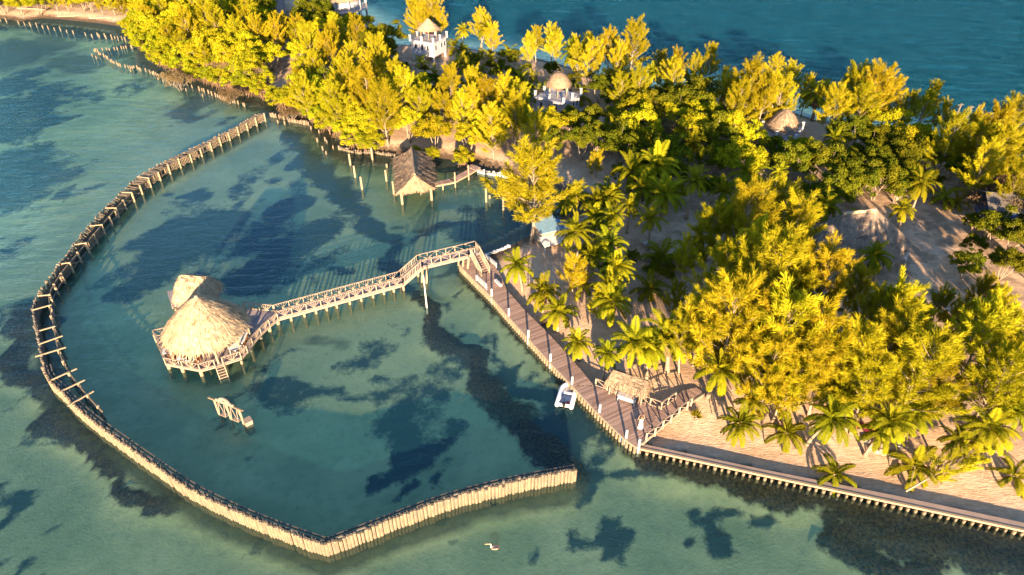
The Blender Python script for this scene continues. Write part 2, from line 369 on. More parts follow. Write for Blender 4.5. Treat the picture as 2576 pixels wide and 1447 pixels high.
ocean = ((dfar < dnear) & ~ins).astype(float) * np.clip(dfar / 18, 0, 1)
outer = np.clip((P(260, 480).x + 8 - X) / 25, 0, 1) * np.clip((Y - 50) / 35, 0, 1)    # open bay beyond the curved breakwater
deep = np.clip(np.maximum(ocean, 0.18 * outer), 0, 1)
Zb = -1.5 - 5.5 * ocean - 0.7 * outer + 0.25 * np.sin(X * .21 + 1.1) * np.sin(Y * .17) + 0.10 * gm
toe = [P(x, y, 0) for x, y in _w]; dtoe = seg_dist(X, Y, WALLSEG)
Zb = np.maximum(Zb, -0.30 - 0.34 * dtoe)
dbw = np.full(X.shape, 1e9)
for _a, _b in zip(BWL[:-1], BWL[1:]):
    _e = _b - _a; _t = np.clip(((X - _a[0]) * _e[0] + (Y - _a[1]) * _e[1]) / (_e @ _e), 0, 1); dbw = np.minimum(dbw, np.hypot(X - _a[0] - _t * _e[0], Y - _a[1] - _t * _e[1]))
Zb = np.maximum(Zb, -0.75 - 0.5 * dbw)
Zb = Zb + .55 * np.clip(rm, 0, 1) * (Zb < -1.0)
Zb = np.maximum(Zb, np.where(ins, -2.4, -0.35 - 0.16 * dn))
t = NT('seabed'); pos = t.geo()
g = t.attr('weed').outputs['Fac']; rb = t.attr('rubble').outputs['Fac']; dp = t.attr('deep').outputs['Fac']
nb = t.noise(0.16, 4, 0.62, pos); nf = t.noise(1.1, 5, 0.7, pos); ns = t.noise(3.5, 3, 0.7, pos)
sandc = t.mix(t.ramp(nb, [(0.35, 0.0), (0.65, 1.0)]), (0.44, 0.46, 0.26), (0.64, 0.61, 0.36))
sandc = t.mix(t.math('MULTIPLY', t.attr('pale').outputs['Fac'], 0.8), sandc, (0.66, 0.62, 0.36))
sandc = t.mix(t.math('MULTIPLY', t.ramp(nf, [(0.48, 0.0), (0.72, 1.0)]), 0.42), sandc, (0.22, 0.26, 0.15))
gsum = t.math('ADD', g, t.math('MULTIPLY', t.math('SUBTRACT', t.noise(0.42, 5, 0.68, pos), 0.5), 1.5))
gsum = t.math('ADD', gsum, t.math('MULTIPLY', t.math('SUBTRACT', t.noise(1.9, 5, 0.75, pos), 0.5), 0.75))
gf = t.ramp(gsum, [(0.30, 0.0), (0.42, 0.45), (0.66, 1.0)])
weed = t.mix(t.ramp(nf, [(0.35, 0.0), (0.65, 1.0)]), (0.006, 0.020, 0.048), (0.018, 0.044, 0.072))
col = t.mix(t.math('MULTIPLY', gf, 0.92), sandc, weed)
rsum = t.math('ADD', rb, t.math('MULTIPLY', t.math('SUBTRACT', t.noise(0.7, 5, 0.7, pos), 0.5), 1.3))
rf = t.ramp(rsum, [(0.32, 0.0), (0.64, 1.0)])
rub = t.mix(t.ramp(ns, [(0.35, 0.0), (0.72, 1.0)]), (0.018, 0.011, 0.009), (0.16, 0.10, 0.05))
col = t.mix(rf, col, rub)
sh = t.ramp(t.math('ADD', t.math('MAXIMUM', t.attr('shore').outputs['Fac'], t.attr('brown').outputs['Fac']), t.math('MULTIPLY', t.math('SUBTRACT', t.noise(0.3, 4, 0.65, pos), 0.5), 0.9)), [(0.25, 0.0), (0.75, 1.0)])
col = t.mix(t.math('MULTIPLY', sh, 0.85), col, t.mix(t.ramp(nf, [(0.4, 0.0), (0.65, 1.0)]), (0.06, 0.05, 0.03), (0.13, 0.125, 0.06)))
col = t.mix(dp, col, t.mix(t.ramp(t.noise(0.035, 3, 0.6, pos), [(0.35, 0.0), (0.65, 1.0)]), (0.003, 0.022, 0.04), (0.008, 0.05, 0.065)))
M['seabed'] = t.done(t.pbr(col, 1.0, t.bump(ns, 0.5, 0.1), 0.0).outputs[0])
me = grid_mesh('seabed', xs, ys, Zb, attrs={'shore': np.maximum(np.clip(1 - dn / 9, 0, 1) * (1 - ocean), 1.1 * np.clip(1.25 - dbw / 1.6, 0, 1)), 'pale': np.clip(blobmask(X + 2 * jx, Y + 2 * jy, [(940, 900, 230, 120), (1120, 830, 90, 70), (1000, 1010, 150, 60), (1310, 880, 50, 90), (1370, 990, 40, 60), (1180, 1120, 60, 60), (1530, 1120, 60, 50), (260, 640, 60, 90), (700, 470, 40, 60), (880, 620, 50, 70), (640, 770, 90, 20), (1090, 520, 60, 30)]), 0, 1), 'brown': blobmask(X + jx, Y + jy, [(70, 118, 120, 30), (200, 150, 90, 22), (20, 150, 70, 26), (470, 275, 70, 22), (330, 130, 60, 20), (1060, 570, 60, 14), (1130, 690, 60, 16), (560, 950, 120, 18), (760, 850, 120, 12)]), 'weed': gm, 'rubble': rm, 'deep': deep}); me.materials.append(M['seabed'])  # shore also paints the breakwater's brown reflection and underwater shade as a band
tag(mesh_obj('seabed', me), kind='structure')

# ------------------------------------------------------------------ water surface
lag = np.clip((seg_dist(X, Y, NATSEG + WALLSEG)) / 12, 0, 1)
rough = np.clip(0.22 + 0.78 * ocean + 0.45 * outer, 0, 1)
t = NT('sea_water'); pos = t.geo()
rg = t.attr('rough').outputs['Fac']; dp = t.attr('deep').outputs['Fac']
wl = t.mapping(pos, (0.34, 1.0, 1), (0, 0, R(-28)))
wo = t.mapping(pos, (0.30, 0.62, 1), (0, 0, R(6)))
w1 = t.noise(0.62, 5, 0.66, wl, 0.7); w2 = t.noise(0.52, 6, 0.72, wo, 1.0); w3 = t.noise(3.2, 3, 0.6, wl)
hh = t.mix(dp, w1, w2)
hs = t.math('ADD', t.math('MULTIPLY', hh, t.math('MULTIPLY', rg, 1.0)), t.math('MULTIPLY', w3, 0.07))
nrm = t.bump(hs, 1.0, t.math('MULTIPLY_ADD', t.math('ADD', rg, t.math('MULTIPLY', dp, 3.2)), 1.8, 0.22))
tr = t.n('BsdfTransparent'); t.set(tr.inputs[0], t.mix(dp, (0.82, 0.95, 0.86), (0.15, 0.75, 0.92)))
df = t.n('BsdfDiffuse'); t.set(df.inputs[0], t.mix(dp, t.mix(t.ramp(rg, [(0.25, 0.0), (0.6, 1.0)]), (0.024, 0.125, 0.155), (0.006, 0.105, 0.22)), (0.001, 0.095, 0.155))); t.l(nrm, df.inputs['Normal'])
ms = t.n('MixShader'); t.set(ms.inputs[0], t.math('MULTIPLY', t.math('MULTIPLY_ADD', t.math('MAXIMUM', dp, t.math('MULTIPLY', rg, 0.45)), 0.28, 0.15), t.attr('depth').outputs['Fac'])); t.l(tr.outputs[0], ms.inputs[1]); t.l(df.outputs[0], ms.inputs[2])
gl = t.n('BsdfGlossy'); t.set(gl.inputs['Roughness'], t.math('MULTIPLY_ADD', dp, 0.12, 0.07)); t.l(nrm, gl.inputs['Normal']); t.set(gl.inputs['Color'], t.mix(dp, t.mix(t.ramp(rg, [(0.25, 0.0), (0.6, 1.0)]), (0.66, 0.90, 1.0), (0.34, 0.70, 1.0)), (0.20, 0.62, 0.95)))
fr = t.n('Fresnel'); fr.inputs[0].default_value = 1.33; t.l(nrm, fr.inputs['Normal'])
m2 = t.n('MixShader'); t.set(m2.inputs[0], t.math('MULTIPLY', fr.outputs[0], t.math('MULTIPLY_ADD', t.math('MAXIMUM', dp, rg), -0.40, 0.90))); t.l(ms.outputs[0], m2.inputs[1]); t.l(gl.outputs[0], m2.inputs[2])
M['water'] = t.done(m2.outputs[0])
Zw = np.zeros(X.shape)
me = grid_mesh('water', xs, ys, Zw, attrs={'rough': rough, 'deep': deep, 'depth': np.clip(-Zb / 1.7, 0.1, 1.0) * np.clip(1.25 - .55 * rm, .3, 1)}); me.materials.append(M['water'])
tag(mesh_obj('water', me), kind='structure')
# ================================================================== helpers for built things
def along(pts, step, start=0.0):
    """points spaced along a polyline: (position, direction)"""
    out = []; carry = start
    for a, b in zip(pts[:-1], pts[1:]):
        a = Vector(a); b = Vector(b); L = (b - a).length
        if L < 1e-6: continue
        d = (b - a) / L; s = carry
        while s < L:
            out.append((a + d * s, d)); s += step
        carry = s - L
    return out
def smooth_line(pts, it=2):
    for _ in range(it):
        q = [pts[0]]
        for a, b in zip(pts[:-1], pts[1:]): q += [a * 0.75 + b * 0.25, a * 0.25 + b * 0.75]
        pts = q + [pts[-1]]
    return pts
def perp(d): return Vector((-d.y, d.x, 0)).normalized()
def cen(pts): return sum((Vector(p) for p in pts), Vector()) / len(pts)

def boards(mb, poly, direction, z, w=0.22, th=0.05, gap=0.02, r=rnd):
    """planks laid across a flat outline, clipped to it"""
    d = Vector(direction).to_2d().normalized(); n = Vector((-d.y, d.x))
    pl = [Vector(p[:2]) for p in poly]; vs = [p.dot(n) for p in pl]
    v = min(vs) + 0.01
    while v < max(vs):
        m = v + w / 2; hits = []
        for a, b in zip(pl, pl[1:] + pl[:1]):
            va, vb = a.dot(n), b.dot(n)
            if (va - m) * (vb - m) < 0:
                t = (m - va) / (vb - va); hits.append((a + (b - a) * t).dot(d))
        hits.sort()
        for h0, h1 in zip(hits[::2], hits[1::2]):
            h0 += r.uniform(-.04, .04); h1 += r.uniform(-.04, .04)
            cuts = [h0]; 
            while cuts[-1] + 5 < h1: cuts.append(cuts[-1] + r.uniform(3.2, 4.8))
            cuts.append(h1)
            for c0, c1 in zip(cuts[:-1], cuts[1:]):
                a = d * (c0 + .008) + n * m; b = d * (c1 - .008) + n * m; zz = z + r.uniform(-.006, .006)
                mb.beam((a.x, a.y, zz - th / 2), (b.x, b.y, zz - th / 2), w - gap, th)
        v += w

def board_mat(name, c0, c1):
    t = NT(name); pos = t.geo(); rp = t.n('NewGeometry').outputs['Random Per Island']
    a = t.noise(9, 4, 0.6, pos); b = t.noise(0.7, 3, 0.6, pos)
    col = t.mix(rp, c0, c1); col = t.mix(t.math('MULTIPLY', t.ramp(a, [(0.35, 0.0), (0.7, 1.0)]), 0.35), col, tuple(x * .6 for x in c0))
    col = t.mix(t.math('MULTIPLY', t.ramp(b, [(0.45, 0.0), (0.65, 1.0)]), 0.35), col, tuple(x * .72 + .02 for x in c1))
    return t.done(t.pbr(col, 0.85, t.bump(a, 0.3, 0.01), 0.2).outputs[0])
M['deck'] = board_mat('deck_boards', (0.20, 0.125, 0.10), (0.37, 0.25, 0.20))
M['deck_grey'] = board_mat('grey_deck_boards', (0.21, 0.165, 0.165), (0.33, 0.27, 0.265))

def railing(parent, pts, h, origin, mat, step=1.7, fan=5, post=0.11, name='railing', topw=0.12, cross=False):
    """a timber balustrade: infill mesh, with its top rail and each post as sub-parts"""
    fill = MB(origin); top = MB(origin); posts = []
    up = Vector((0, 0, h))
    for a, b in zip(pts[:-1], pts[1:]):
        a = Vector(a); b = Vector(b); L = (b - a).length; n = max(1, round(L / step)); 
        lo = Vector((0, 0, .12))
        fill.beam(a + lo, b + lo, .07, .07); top.beam(a + up, b + up, topw, .06)
        for k in range(n):
            p = a + (b - a) * (k / n); q = a + (b - a) * ((k + 1) / n); posts.append(p)
            hi = Vector((0, 0, h - .05))
            if cross:
                if k % 2: fill.beam(p + lo, q + hi, .06, .06)
                else: fill.beam(p + hi, q + lo, .06, .06)
            elif fan == 0:
                m = max(2, round((q - p).length / .28))
                for j in range(1, m): r0 = p + (q - p) * (j / m); fill.beam(r0 + lo, r0 + hi, .05, .05)
            else:
                m0 = p + (q - p) * .5 + lo
                for j in range(fan):
                    r1 = p + (q - p) * ((j + .5) / fan) + hi
                    fill.beam(m0, r1, .05, .05)
    posts.append(Vector(pts[-1]))
    o = fill.build(name, mat, parent); top.build('top_rail', mat, o)
    for p in posts:
        m = MB(origin); m.beam(p - Vector((0, 0, .15)), p + Vector((0, 0, h + .03)), post, post, (0, 1, 0)); m.build('post', mat, o)
    return o

def resample(ring, n):
    pts = [Vector(p) for p in ring]; seg = [(pts[(i + 1) % len(pts)] - pts[i]).length for i in range(len(pts))]; T = sum(seg); out = []
    for k in range(n):
        s = T * k / n; i = 0
        while s > seg[i]: s -= seg[i]; i += 1
        out.append(pts[i] + (pts[(i + 1) % len(pts)] - pts[i]) * (s / seg[i]))
    return out
def ridge_of(ring, a, b):
    a = Vector(a); b = Vector(b); d = b - a; L = max(d.length, 1e-6); out = []
    for p in ring:
        t = 0 if L < .01 else min(1, max(0, (Vector((p.x, p.y, a.z)) - a).dot(d) / L ** 2))
        out.append(a + d * t)
    return out

def thatch_roof(name, bottom, top, mat, parent, origin, rows=10, sag=0.25, tufts=30, fringe=0.35, seed=1, rough=0.10):
    r = random.Random(seed); n = len(bottom); v = []; f = []; uv = []; org = Vector(origin)
    per = sum((bottom[(i + 1) % n] - bottom[i]).length for i in range(n)); slope = (top[0] - bottom[0]).length
    c = cen(bottom); pos = [[None] * n for _ in range(rows + 1)]
    for k in range(rows + 1):
        t = k / rows
        for i in range(n):
            p = top[i].lerp(bottom[i], t)
            p = p - Vector((0, 0, sag * math.sin(math.pi * t)))
            if 0 < k: p = p + Vector((r.uniform(-rough, rough), r.uniform(-rough, rough), r.uniform(-rough, rough)))
            pos[k][i] = p
    def put(p, u, w): v.append(tuple(p - org)); uv.append((u, w)); return len(v) - 1
    idx = [[put(pos[k][i], i / n, k / rows) for i in range(n)] for k in range(rows + 1)]
    for k in range(rows):
        for i in range(n):
            j = (i + 1) % n; f.append((idx[k][i], idx[k + 1][i], idx[k + 1][j], idx[k][j]))
    # thickness of the eave and its underside
    low = [put(pos[rows][i] * 1.0 + (c - pos[rows][i]) * 0.03 - Vector((0, 0, .22)), i / n, 1.05) for i in range(n)]
    tip = put(cen(top) - Vector((0, 0, .45)), .5, 0)
    for i in range(n):
        j = (i + 1) % n; f.append((idx[rows][i], low[i], low[j], idx[rows][j])); f.append((low[i], tip, low[j]))
    def strand(i, t, L, lift, w):
        fi = i * n; i0 = int(fi) % n; fr = fi - int(fi); j = (i0 + 1) % n
        def at(t):
            k = min(rows - 1, max(0, int(t * rows))); g = t * rows - k
            return (pos[k][i0].lerp(pos[k][j], fr)).lerp(pos[k + 1][i0].lerp(pos[k + 1][j], fr), g)
        a = at(t); b = at(min(1.0, t + .15)); d = (b - a)
        if d.length < .02: return
        d.normalize(); s = (pos[rows][j] - pos[rows][i0]).normalized(); nn = s.cross(d); nn = nn if nn.z > 0 else -nn
        d = (d + s * r.uniform(-.22, .22)).normalized()
        e = a + d * L + nn * lift; a = a + nn * .02
        q = [put(a - s * w, i + r.random() * .02, t), put(a + s * w, i + r.random() * .02, t), put(e + s * w * .5, i + r.random() * .02, t + .1), put(e - s * w * .5, i, t + .1)]
        f.append(tuple(q))
    for _ in range(int(per * slope * .55 * tufts)):
        strand(r.random(), 1 - abs(r.gauss(0, .5)) % .98, r.uniform(.35, .9), r.uniform(.03, .16), r.uniform(.02, .055))
    for _ in range(int(per * 9)):
        i = r.random(); fi = i * n; i0 = int(fi) % n; j = (i0 + 1) % n; p = pos[rows][i0].lerp(pos[rows][j], fi - int(fi)); s = (pos[rows][j] - pos[rows][i0]).normalized()
        o = (p - c); o.z = 0; o.normalize(); w = r.uniform(.03, .08); e = p + o * r.uniform(0, .22) - Vector((0, 0, r.uniform(.4, 1) * fringe)) + s * r.uniform(-.1, .1); p = p + Vector((0, 0, .04)) - o * .1
        f.append((put(p - s * w, i, .95), put(p + s * w, i, .95), put(e + s * w * .3, i, 1.1), put(e - s * w * .3, i, 1.1)))
    me = bpy.data.meshes.new(name); me.from_pydata(v, [], f); me.materials.append(mat)
    ul = me.uv_layers.new(name='UVMap'); li = np.empty(len(me.loops), np.int32); me.loops.foreach_get('vertex_index', li)
    ul.data.foreach_set('uv', np.array(uv, np.float32)[li].ravel()); me.update()
    return mesh_obj(name, me, parent, origin if parent is None else (0, 0, 0))

# ================================================================== the curved breakwater
O_TOP = [(652, 284), (560, 337), (450, 388), (375, 426), (345, 446), (300, 488), (240, 548), (190, 608), (150, 665), (118, 706), (79, 765), (88, 815), (97, 860), (105, 910), (116, 949),
         (150, 979), (190, 1024), (240, 1064), (300, 1107), (380, 1163), (470, 1226), (560, 1271), (650, 1310), (740, 1343), (817, 1369)]
O_TOP2 = [(817, 1369), (900, 1338), (1000, 1299), (1100, 1261), (1200, 1232), (1320, 1204), (1449, 1181)]
ZT = 1.6
lineA = smooth_line([P(x, y, ZT) for x, y in O_TOP], 1); lineB = smooth_line([P(x, y, ZT) for x, y in O_TOP2], 1)
bo = Vector((P(300, 800).x, P(300, 800).y, 0))
bw = thing('breakwater', 'long curved timber breakwater of close driven stakes sweeping around the lagoon', 'breakwater', bo)
def stake_row(line, mat, name, parent, org, step=.27, top=ZT, bot=-1.9, rad=(.11, .15), skip=0.0, jit=.06, lean=.05, hj=.1):
    m = MB(org)
    for p, d in along(line, step):
        if rnd.random() < skip: continue
        n = perp(d); q = p + n * rnd.uniform(-jit, jit) + d * rnd.uniform(-.03, .03); r = rnd.uniform(*rad)
        zt = top + rnd.uniform(-hj, hj * .8) - (rnd.random() < .06) * .25
        m.cyl((q.x, q.y, bot), (q.x + rnd.uniform(-lean, lean), q.y + rnd.uniform(-lean, lean), zt), r, r * .92, 6)
    return m.build(name, mat, parent)
stake_row(lineB, M['stake'], 'stake_wall', bw, bo, .30, rad=(.13, .165))
iA = next(i for i, p in enumerate(lineA) if (p - P(116, 949, ZT)).length < 2.5)
stake_row(lineA[iA:], M['stake'], 'stake_wall', bw, bo, .28, rad=(.12, .155))
iK = next(i for i, p in enumerate(lineA) if (p - P(79, 765, ZT)).length < 2.5)
stake_row(lineA[:iK + 1], M['stake'], 'stake_wall', bw, bo, .26, hj=.3, skip=.04, lean=.12, rad=(.07, .13))
stake_row(lineA[iK:iA + 1], M['stake_dark'], 'stake_wall', bw, bo, .30, hj=.2, lean=.1)  # darker wood stands in for the grazing shade on this stretch
m = MB(bo)           # boards added behind the stakes to block sun through the gaps
for ln, sg, zt_ in ((lineA[iA:], 1, 1.3), (lineB, 1, 1.3), (lineA[iK:iA + 1], 1, 1.2), (lineA[:iK + 1], 1, 1.0)):
    for a, b in zip(ln[:-1], ln[1:]):
        n = perp(b - a) * .12; m.beam(a + n + Vector((0, 0, (zt_ - 2.2) / 2 - ZT)), b + n + Vector((0, 0, (zt_ - 2.2) / 2 - ZT)), .05, zt_ + 2.2)
m.build('sun_block_boards', M['stake_dark'], bw)
m = MB(bo)           # the waling beams bolted behind the stakes, lagoon side
for ln, sg in ((lineA[iA:], 1), (lineB, 1)):
    for a, b in zip(ln[:-1], ln[1:]):
        n = perp(b - a) * sg; 
        for off, z in ((.30, ZT - .18), (.62, ZT - .22)):
            m.beam(a + n * off + Vector((0, 0, z - ZT)), b + n * off + Vector((0, 0, z - ZT)), .12, .16)
m.build('waling_beam', M['stake_dark'], bw)
# second row of posts on the lagoon side, tied back with cross beams
I_BASE = [(668, 306), (620, 331), (560, 365), (500, 400), (440, 431), (400, 457), (362, 485), (310, 535), (280, 572), (240, 620), (205, 662), (160, 718), (134, 765), (138, 800), (148, 850), (158, 905), (180, 955), (215, 1000), (240, 1030), (270, 1062)]
lineI = smooth_line([P(x, y, 0) for x, y in I_BASE], 1)
m1 = MB(bo); m2 = MB(bo)
for a, b in zip(lineI[:-1], lineI[1:]):
    for z, mm in ((1.45, m1), (.55, m2)): mm.beam(a + Vector((0, 0, z)), b + Vector((0, 0, z)), .10, .13)
m1.build('top_rail', M['stake'], bw); m2.build('low_rail', M['stake_dark'], bw)
lineO = [Vector((p.x, p.y, 0)) for p in lineA]
def nearest_on(line, p):
    best = None
    for a, b in zip(line[:-1], line[1:]):
        e = b - a; t = min(1, max(0, (p - a).dot(e) / e.length_squared)); q = a + e * t
        if best is None or (q - p).length < (best - p).length: best = q
    return best
spots = along(lineI, 2.35)
for k, (p, d) in enumerate(spots):
    m = MB(bo); r = rnd.uniform(.13, .17); m.cyl((p.x, p.y, -1.9), (p.x + rnd.uniform(-.06, .06), p.y + rnd.uniform(-.06, .06), 1.62 + rnd.uniform(-.1, .12)), r, r * .9, 8); m.build('post', M['beam'], bw)
    q = nearest_on(lineO, p); out = (q - p)
    f = k / len(spots)
    if (f > .30 and k % 2 == 0 and f < .66) or f >= .66 and rnd.random() < .8:
        m = MB(bo); e0 = p - out * (.12 if f < .8 else .45); m.beam(e0 + Vector((0, 0, 1.6)), q + out * .05 + Vector((rnd.uniform(-.4, .4), rnd.uniform(-.4, .4), 1.62)), .13, .11); m.build('cross_beam', M['beam'], bw)
    if .05 < f < .6 and rnd.random() < .45 and k + 1 < len(spots):
        m = MB(bo); p2 = spots[k + 1][0]; m.beam(p + Vector((0, 0, .2)), p2 + Vector((0, 0, 1.4)), .08, .08); m.build('brace', M['beam'], bw)
bays = {}            # loose slats still hanging on the lagoon face and lying on the old walkway, bay by bay
n_in = len(lineI); 
for k, (p, d) in enumerate(along(lineI, .3)):
    f = k / (len(spots) * 2.35 / .3)
    m = bays.setdefault(k // 10, MB(bo)); nz = math.sin(p.x * .55) + math.sin(p.y * .8 + 1)
    if f < .36 and (nz > -.2 or f < .12): m.beam(p + perp(d) * -.12 + Vector((0, 0, .15 + rnd.uniform(-.1, .25))), p + perp(d) * -.12 + Vector((rnd.uniform(-.05, .05), 0, 1.35 + rnd.uniform(-.2, .15))), .2, .035, (d.x, d.y, 0))
    elif f < .68 and nz > .45: m.beam(p + perp(d) * -.12 + Vector((0, 0, .2)), p + perp(d) * -.12 + Vector((0, 0, 1.4)), .24, .035, (d.x, d.y, 0))
[b_.build('slat_panel', M['stake'], bw) for b_ in bays.values() if b_.v]
bays = {}
for k, (p, d) in enumerate(along(lineI, .24)):
    f = k / (len(spots) * 2.35 / .24); q = nearest_on(lineO, p); m = bays.setdefault(k // 16, MB(bo))
    if f < .40 and rnd.random() < .88 - f:
        a = p.lerp(q, rnd.uniform(-.02, .1)); b = p.lerp(q, rnd.uniform(.85, 1.0)); j = d * rnd.uniform(-.2, .2)
        m.beam(a + Vector((0, 0, 1.5)), b + j + Vector((0, 0, 1.5 + rnd.uniform(-.03, .12))), .19, .05)
    elif f < .66 and rnd.random() < .75:
        a = p.lerp(q, rnd.uniform(.6, .75)); m.beam(a + Vector((0, 0, 1.2)), q + d * rnd.uniform(-.3, .3) + Vector((0, 0, 1.6 + rnd.uniform(-.1, .2))), .09, .06)
[b_.build('walkway_slats', M['stake'], bw) for b_ in bays.values() if b_.v]
for (x, y) in ((1267, 1222), (1307, 1214)):
    p = P(x, y, 1.0); m = MB(bo); m.cyl((p.x, p.y, -1.8), (p.x, p.y, 1.75), .13, .11, 8); m.build('post', M['stake_dark'], bw)

# ================================================================== lone stakes and mooring posts in the shallows
STK = []
STK += [(p, 'outer', 1.0) for p in C(0, 0, [(8, 205), (65, 215), (182, 235), (240, 247), (298, 258), (358, 265), (417, 273), (470, 287), (532, 297), (588, 303), (650, 318), (710, 330), (828, 348), (893, 362), (960, 365), (1025, 375), (1085, 385), (1145, 395), (1215, 405)])]
STK += [(p, 'second', .75) for p in C(0, 0, [(945, 350), (1015, 355), (1080, 365), (1110, 375), (1180, 385), (1270, 465), (1280, 470)])]
STK += [(p, 'short', .65) for p in C(0, 0, [(993, 490), (1033, 485), (1060, 487), (1108, 483), (1135, 483), (1175, 475), (1195, 472), (1220, 468)])]
STK += [(p, 'long', .75) for p in C(0, 0, [(912, 500), (930, 500), (948, 503), (960, 530), (978, 540), (1008, 552), (1030, 568), (1045, 575), (1068, 598), (1085, 607), (1102, 615), (1130, 630), (1148, 640), (1165, 645), (1212, 652),
        (1245, 660), (1262, 665), (1280, 665), (1300, 663), (1330, 670), (1345, 678), (1360, 690), (1410, 695), (1450, 712), (1475, 718), (1490, 722), (1510, 730), (1530, 738), (1568, 748), (1583, 753), (1608, 763), (1680, 782), (1812, 830), (1855, 850)])]
STK += [(p, 'straggler', .6) for p in C(0, 0, [(893, 548), (930, 570), (1262, 690), (1528, 770), (1580, 795), (1740, 855), (1800, 877), (1960, 935)])]
STK += [(p, 'pier', .75) for p in C(0, 0, [(1925, 877), (1950, 880), (1972, 890), (2013, 903), (2048, 922), (2083, 935), (2107, 942), (2130, 955), (2150, 965), (2165, 968), (2185, 972), (2200, 978), (2225, 985), (2245, 990), (2270, 998), (2303, 1005), (2350, 1020), (2362, 1030)])]
STK += [(p, 'beyond', .75) for p in C(600, 250, [(440, 222), (453, 225), (466, 228), (480, 230), (497, 233), (528, 243), (540, 246), (565, 250), (575, 252), (618, 268), (632, 270), (660, 278), (675, 280), (690, 283), (705, 285), (722, 288), (740, 292), (760, 300), (775, 302), (795, 303), (810, 308)])]
STK += [(p, 'mangrove', .7) for p in C(600, 250, [(510, 285), (580, 298), (830, 345), (910, 380), (893, 465), (968, 455), (985, 478), (1047, 530), (948, 545), (978, 585), (1105, 540)])]
ROWTXT = {'outer': 'of the spaced row off the beach', 'second': 'behind the spaced row off the beach', 'short': 'of the short line near the beach', 'long': 'of the long line running along the mangroves',
          'straggler': 'standing seaward of the long line', 'pier': 'of the line ending at the breakwater', 'beyond': 'of the line east of the breakwater end', 'mangrove': 'scattered before the mangroves toward the boathouse'}
ORD = ['first', 'second', 'third', 'fourth', 'fifth', 'sixth', 'seventh', 'eighth', 'ninth', 'tenth', 'eleventh', 'twelfth', 'thirteenth', 'fourteenth', 'fifteenth', 'sixteenth', 'seventeenth', 'eighteenth', 'nineteenth', 'twentieth']
ORD += ['twenty-' + o for o in ORD[:9]] + ['thirtieth'] + ['thirty-' + o for o in ORD[:9]] + ['fortieth'] + ['forty-' + o for o in ORD[:9]]
cnt = {}
for (x, y), row, h in STK:
    p = P(x, y, 0); k = cnt.get(row, 0); cnt[row] = k + 1
    m = MB(p); r = rnd.uniform(.12, .18); hh = h * rnd.uniform(.75, 1.2) * 1.05
    m.cyl((p.x, p.y, -1.6), (p.x + rnd.uniform(-.07, .07), p.y + rnd.uniform(-.07, .07), hh - .06), r, r * .95, 8)
    m.cyl((p.x, p.y, hh - .08), (p.x + rnd.uniform(-.03, .03), p.y, hh), r * .95, r * .6, 8)
    tag(m.build('wooden_stake', M['stake']), 'weathered stake %s, %s from the beach end' % (ROWTXT[row], ORD[k]), 'stake', 'old wooden stakes standing in the shallows')
MOOR = [(C(600, 250, [a, b]), n) for a, b, n in [((1200, 585), (1212, 690), 'tall mooring post nearest the mangroves, first of the slanting three'), ((1250, 700), (1258, 808), 'tall mooring post in the middle of the slanting three'), ((1310, 805), (1325, 925), 'tall mooring post nearest the lagoon, last of the slanting three'),
        ((1420, 525), (1425, 640), 'tall post standing close before the shore palisade'), ((1560, 680), (1563, 710), 'short stub of a post behind the boathouse eave'), ((1552, 740), (1560, 845), 'tall post midway along the boathouse side'), ((1622, 850), (1632, 970), 'tall post beside the front corner of the boathouse')]]
MOOR += [(C(1000, 350, [a, b]), n) for a, b, n in [((1087, 555), (1075, 685), 'tall pale post alone in the channel between boathouse and bridge'), ((1112, 620), (1108, 650), 'short stub beside the tall channel post'), ((1243, 640), (1240, 765), 'thin pale post under the overhanging casuarina')]]
for (a, b), n in MOOR:
    p = P(*b, 0); dy = b[1] - a[1]; v = (b[1] - 723.5) / FD; h = dy * (CAM_H / (SN + v * CS)) / FD / (CS - v * SN)
    m = MB(p); m.cyl((p.x, p.y, -1.8), (p.x, p.y, h), .17 if dy > 12 else .14, .15, 9); m.cyl((p.x, p.y, h), (p.x, p.y, h + .05), .15, .09, 9)
    tag(m.build('mooring_post', M['beam']), n, 'post', 'mooring posts around the boathouse')
# dark stakes on the ocean side
for k, (x, y) in enumerate(C(2032, 100, [(1590, 650), (1670, 700), (1772, 735), (1880, 745), (1980, 770)])):
    p = P(x, y, 0); m = MB(p); m.cyl((p.x, p.y, -2), (p.x + .15, p.y, 2.2), .2, .17, 8); m.beam((p.x - .5, p.y, 1.9), (p.x + .6, p.y, 2.0), .12, .14)
    tag(m.build('pier_pile', M['stake_dark']), 'dark ruined pier pile in the open sea, %s out from the shore trees' % ORD[k], 'pile', 'ruined pier piles in the open sea')
# palisades along the natural shore
def palisade(name, label, pts, z, mat, rad=(.13, .19), step=.33):
    ln = [P(x, y, 0) for x, y in pts]; o = cen(ln); t = thing(name, label, 'palisade', o)
    stake_row([Vector((p.x, p.y, z)) for p in ln], mat, 'stake_wall', t, o, step, top=z, bot=-1.2, rad=rad, hj=.2)
    m = MB(o)
    for a, b in zip(ln[:-1], ln[1:]): m.beam(a + perp(b - a) * -.25 + Vector((0, 0, z * .7)), b + perp(b - a) * -.25 + Vector((0, 0, z * .7)), .1, .12)
    m.build('waling_beam', M['stake_dark'], t)
palisade('shore_palisade', 'low pale palisade of stumps along the mangrove shore behind the boathouse', C(600, 250, [(1105, 535), (1200, 562), (1300, 582), (1450, 577), (1550, 595), (1640, 605)]), .55, M['stake'])
palisade('shore_palisade', 'grey stake palisade holding the sand at the head of the channel', C(1000, 350, [(1830, 650), (1900, 680), (1960, 697), (2015, 700)]), .95, M['stake_dark'], (.16, .2), .42)
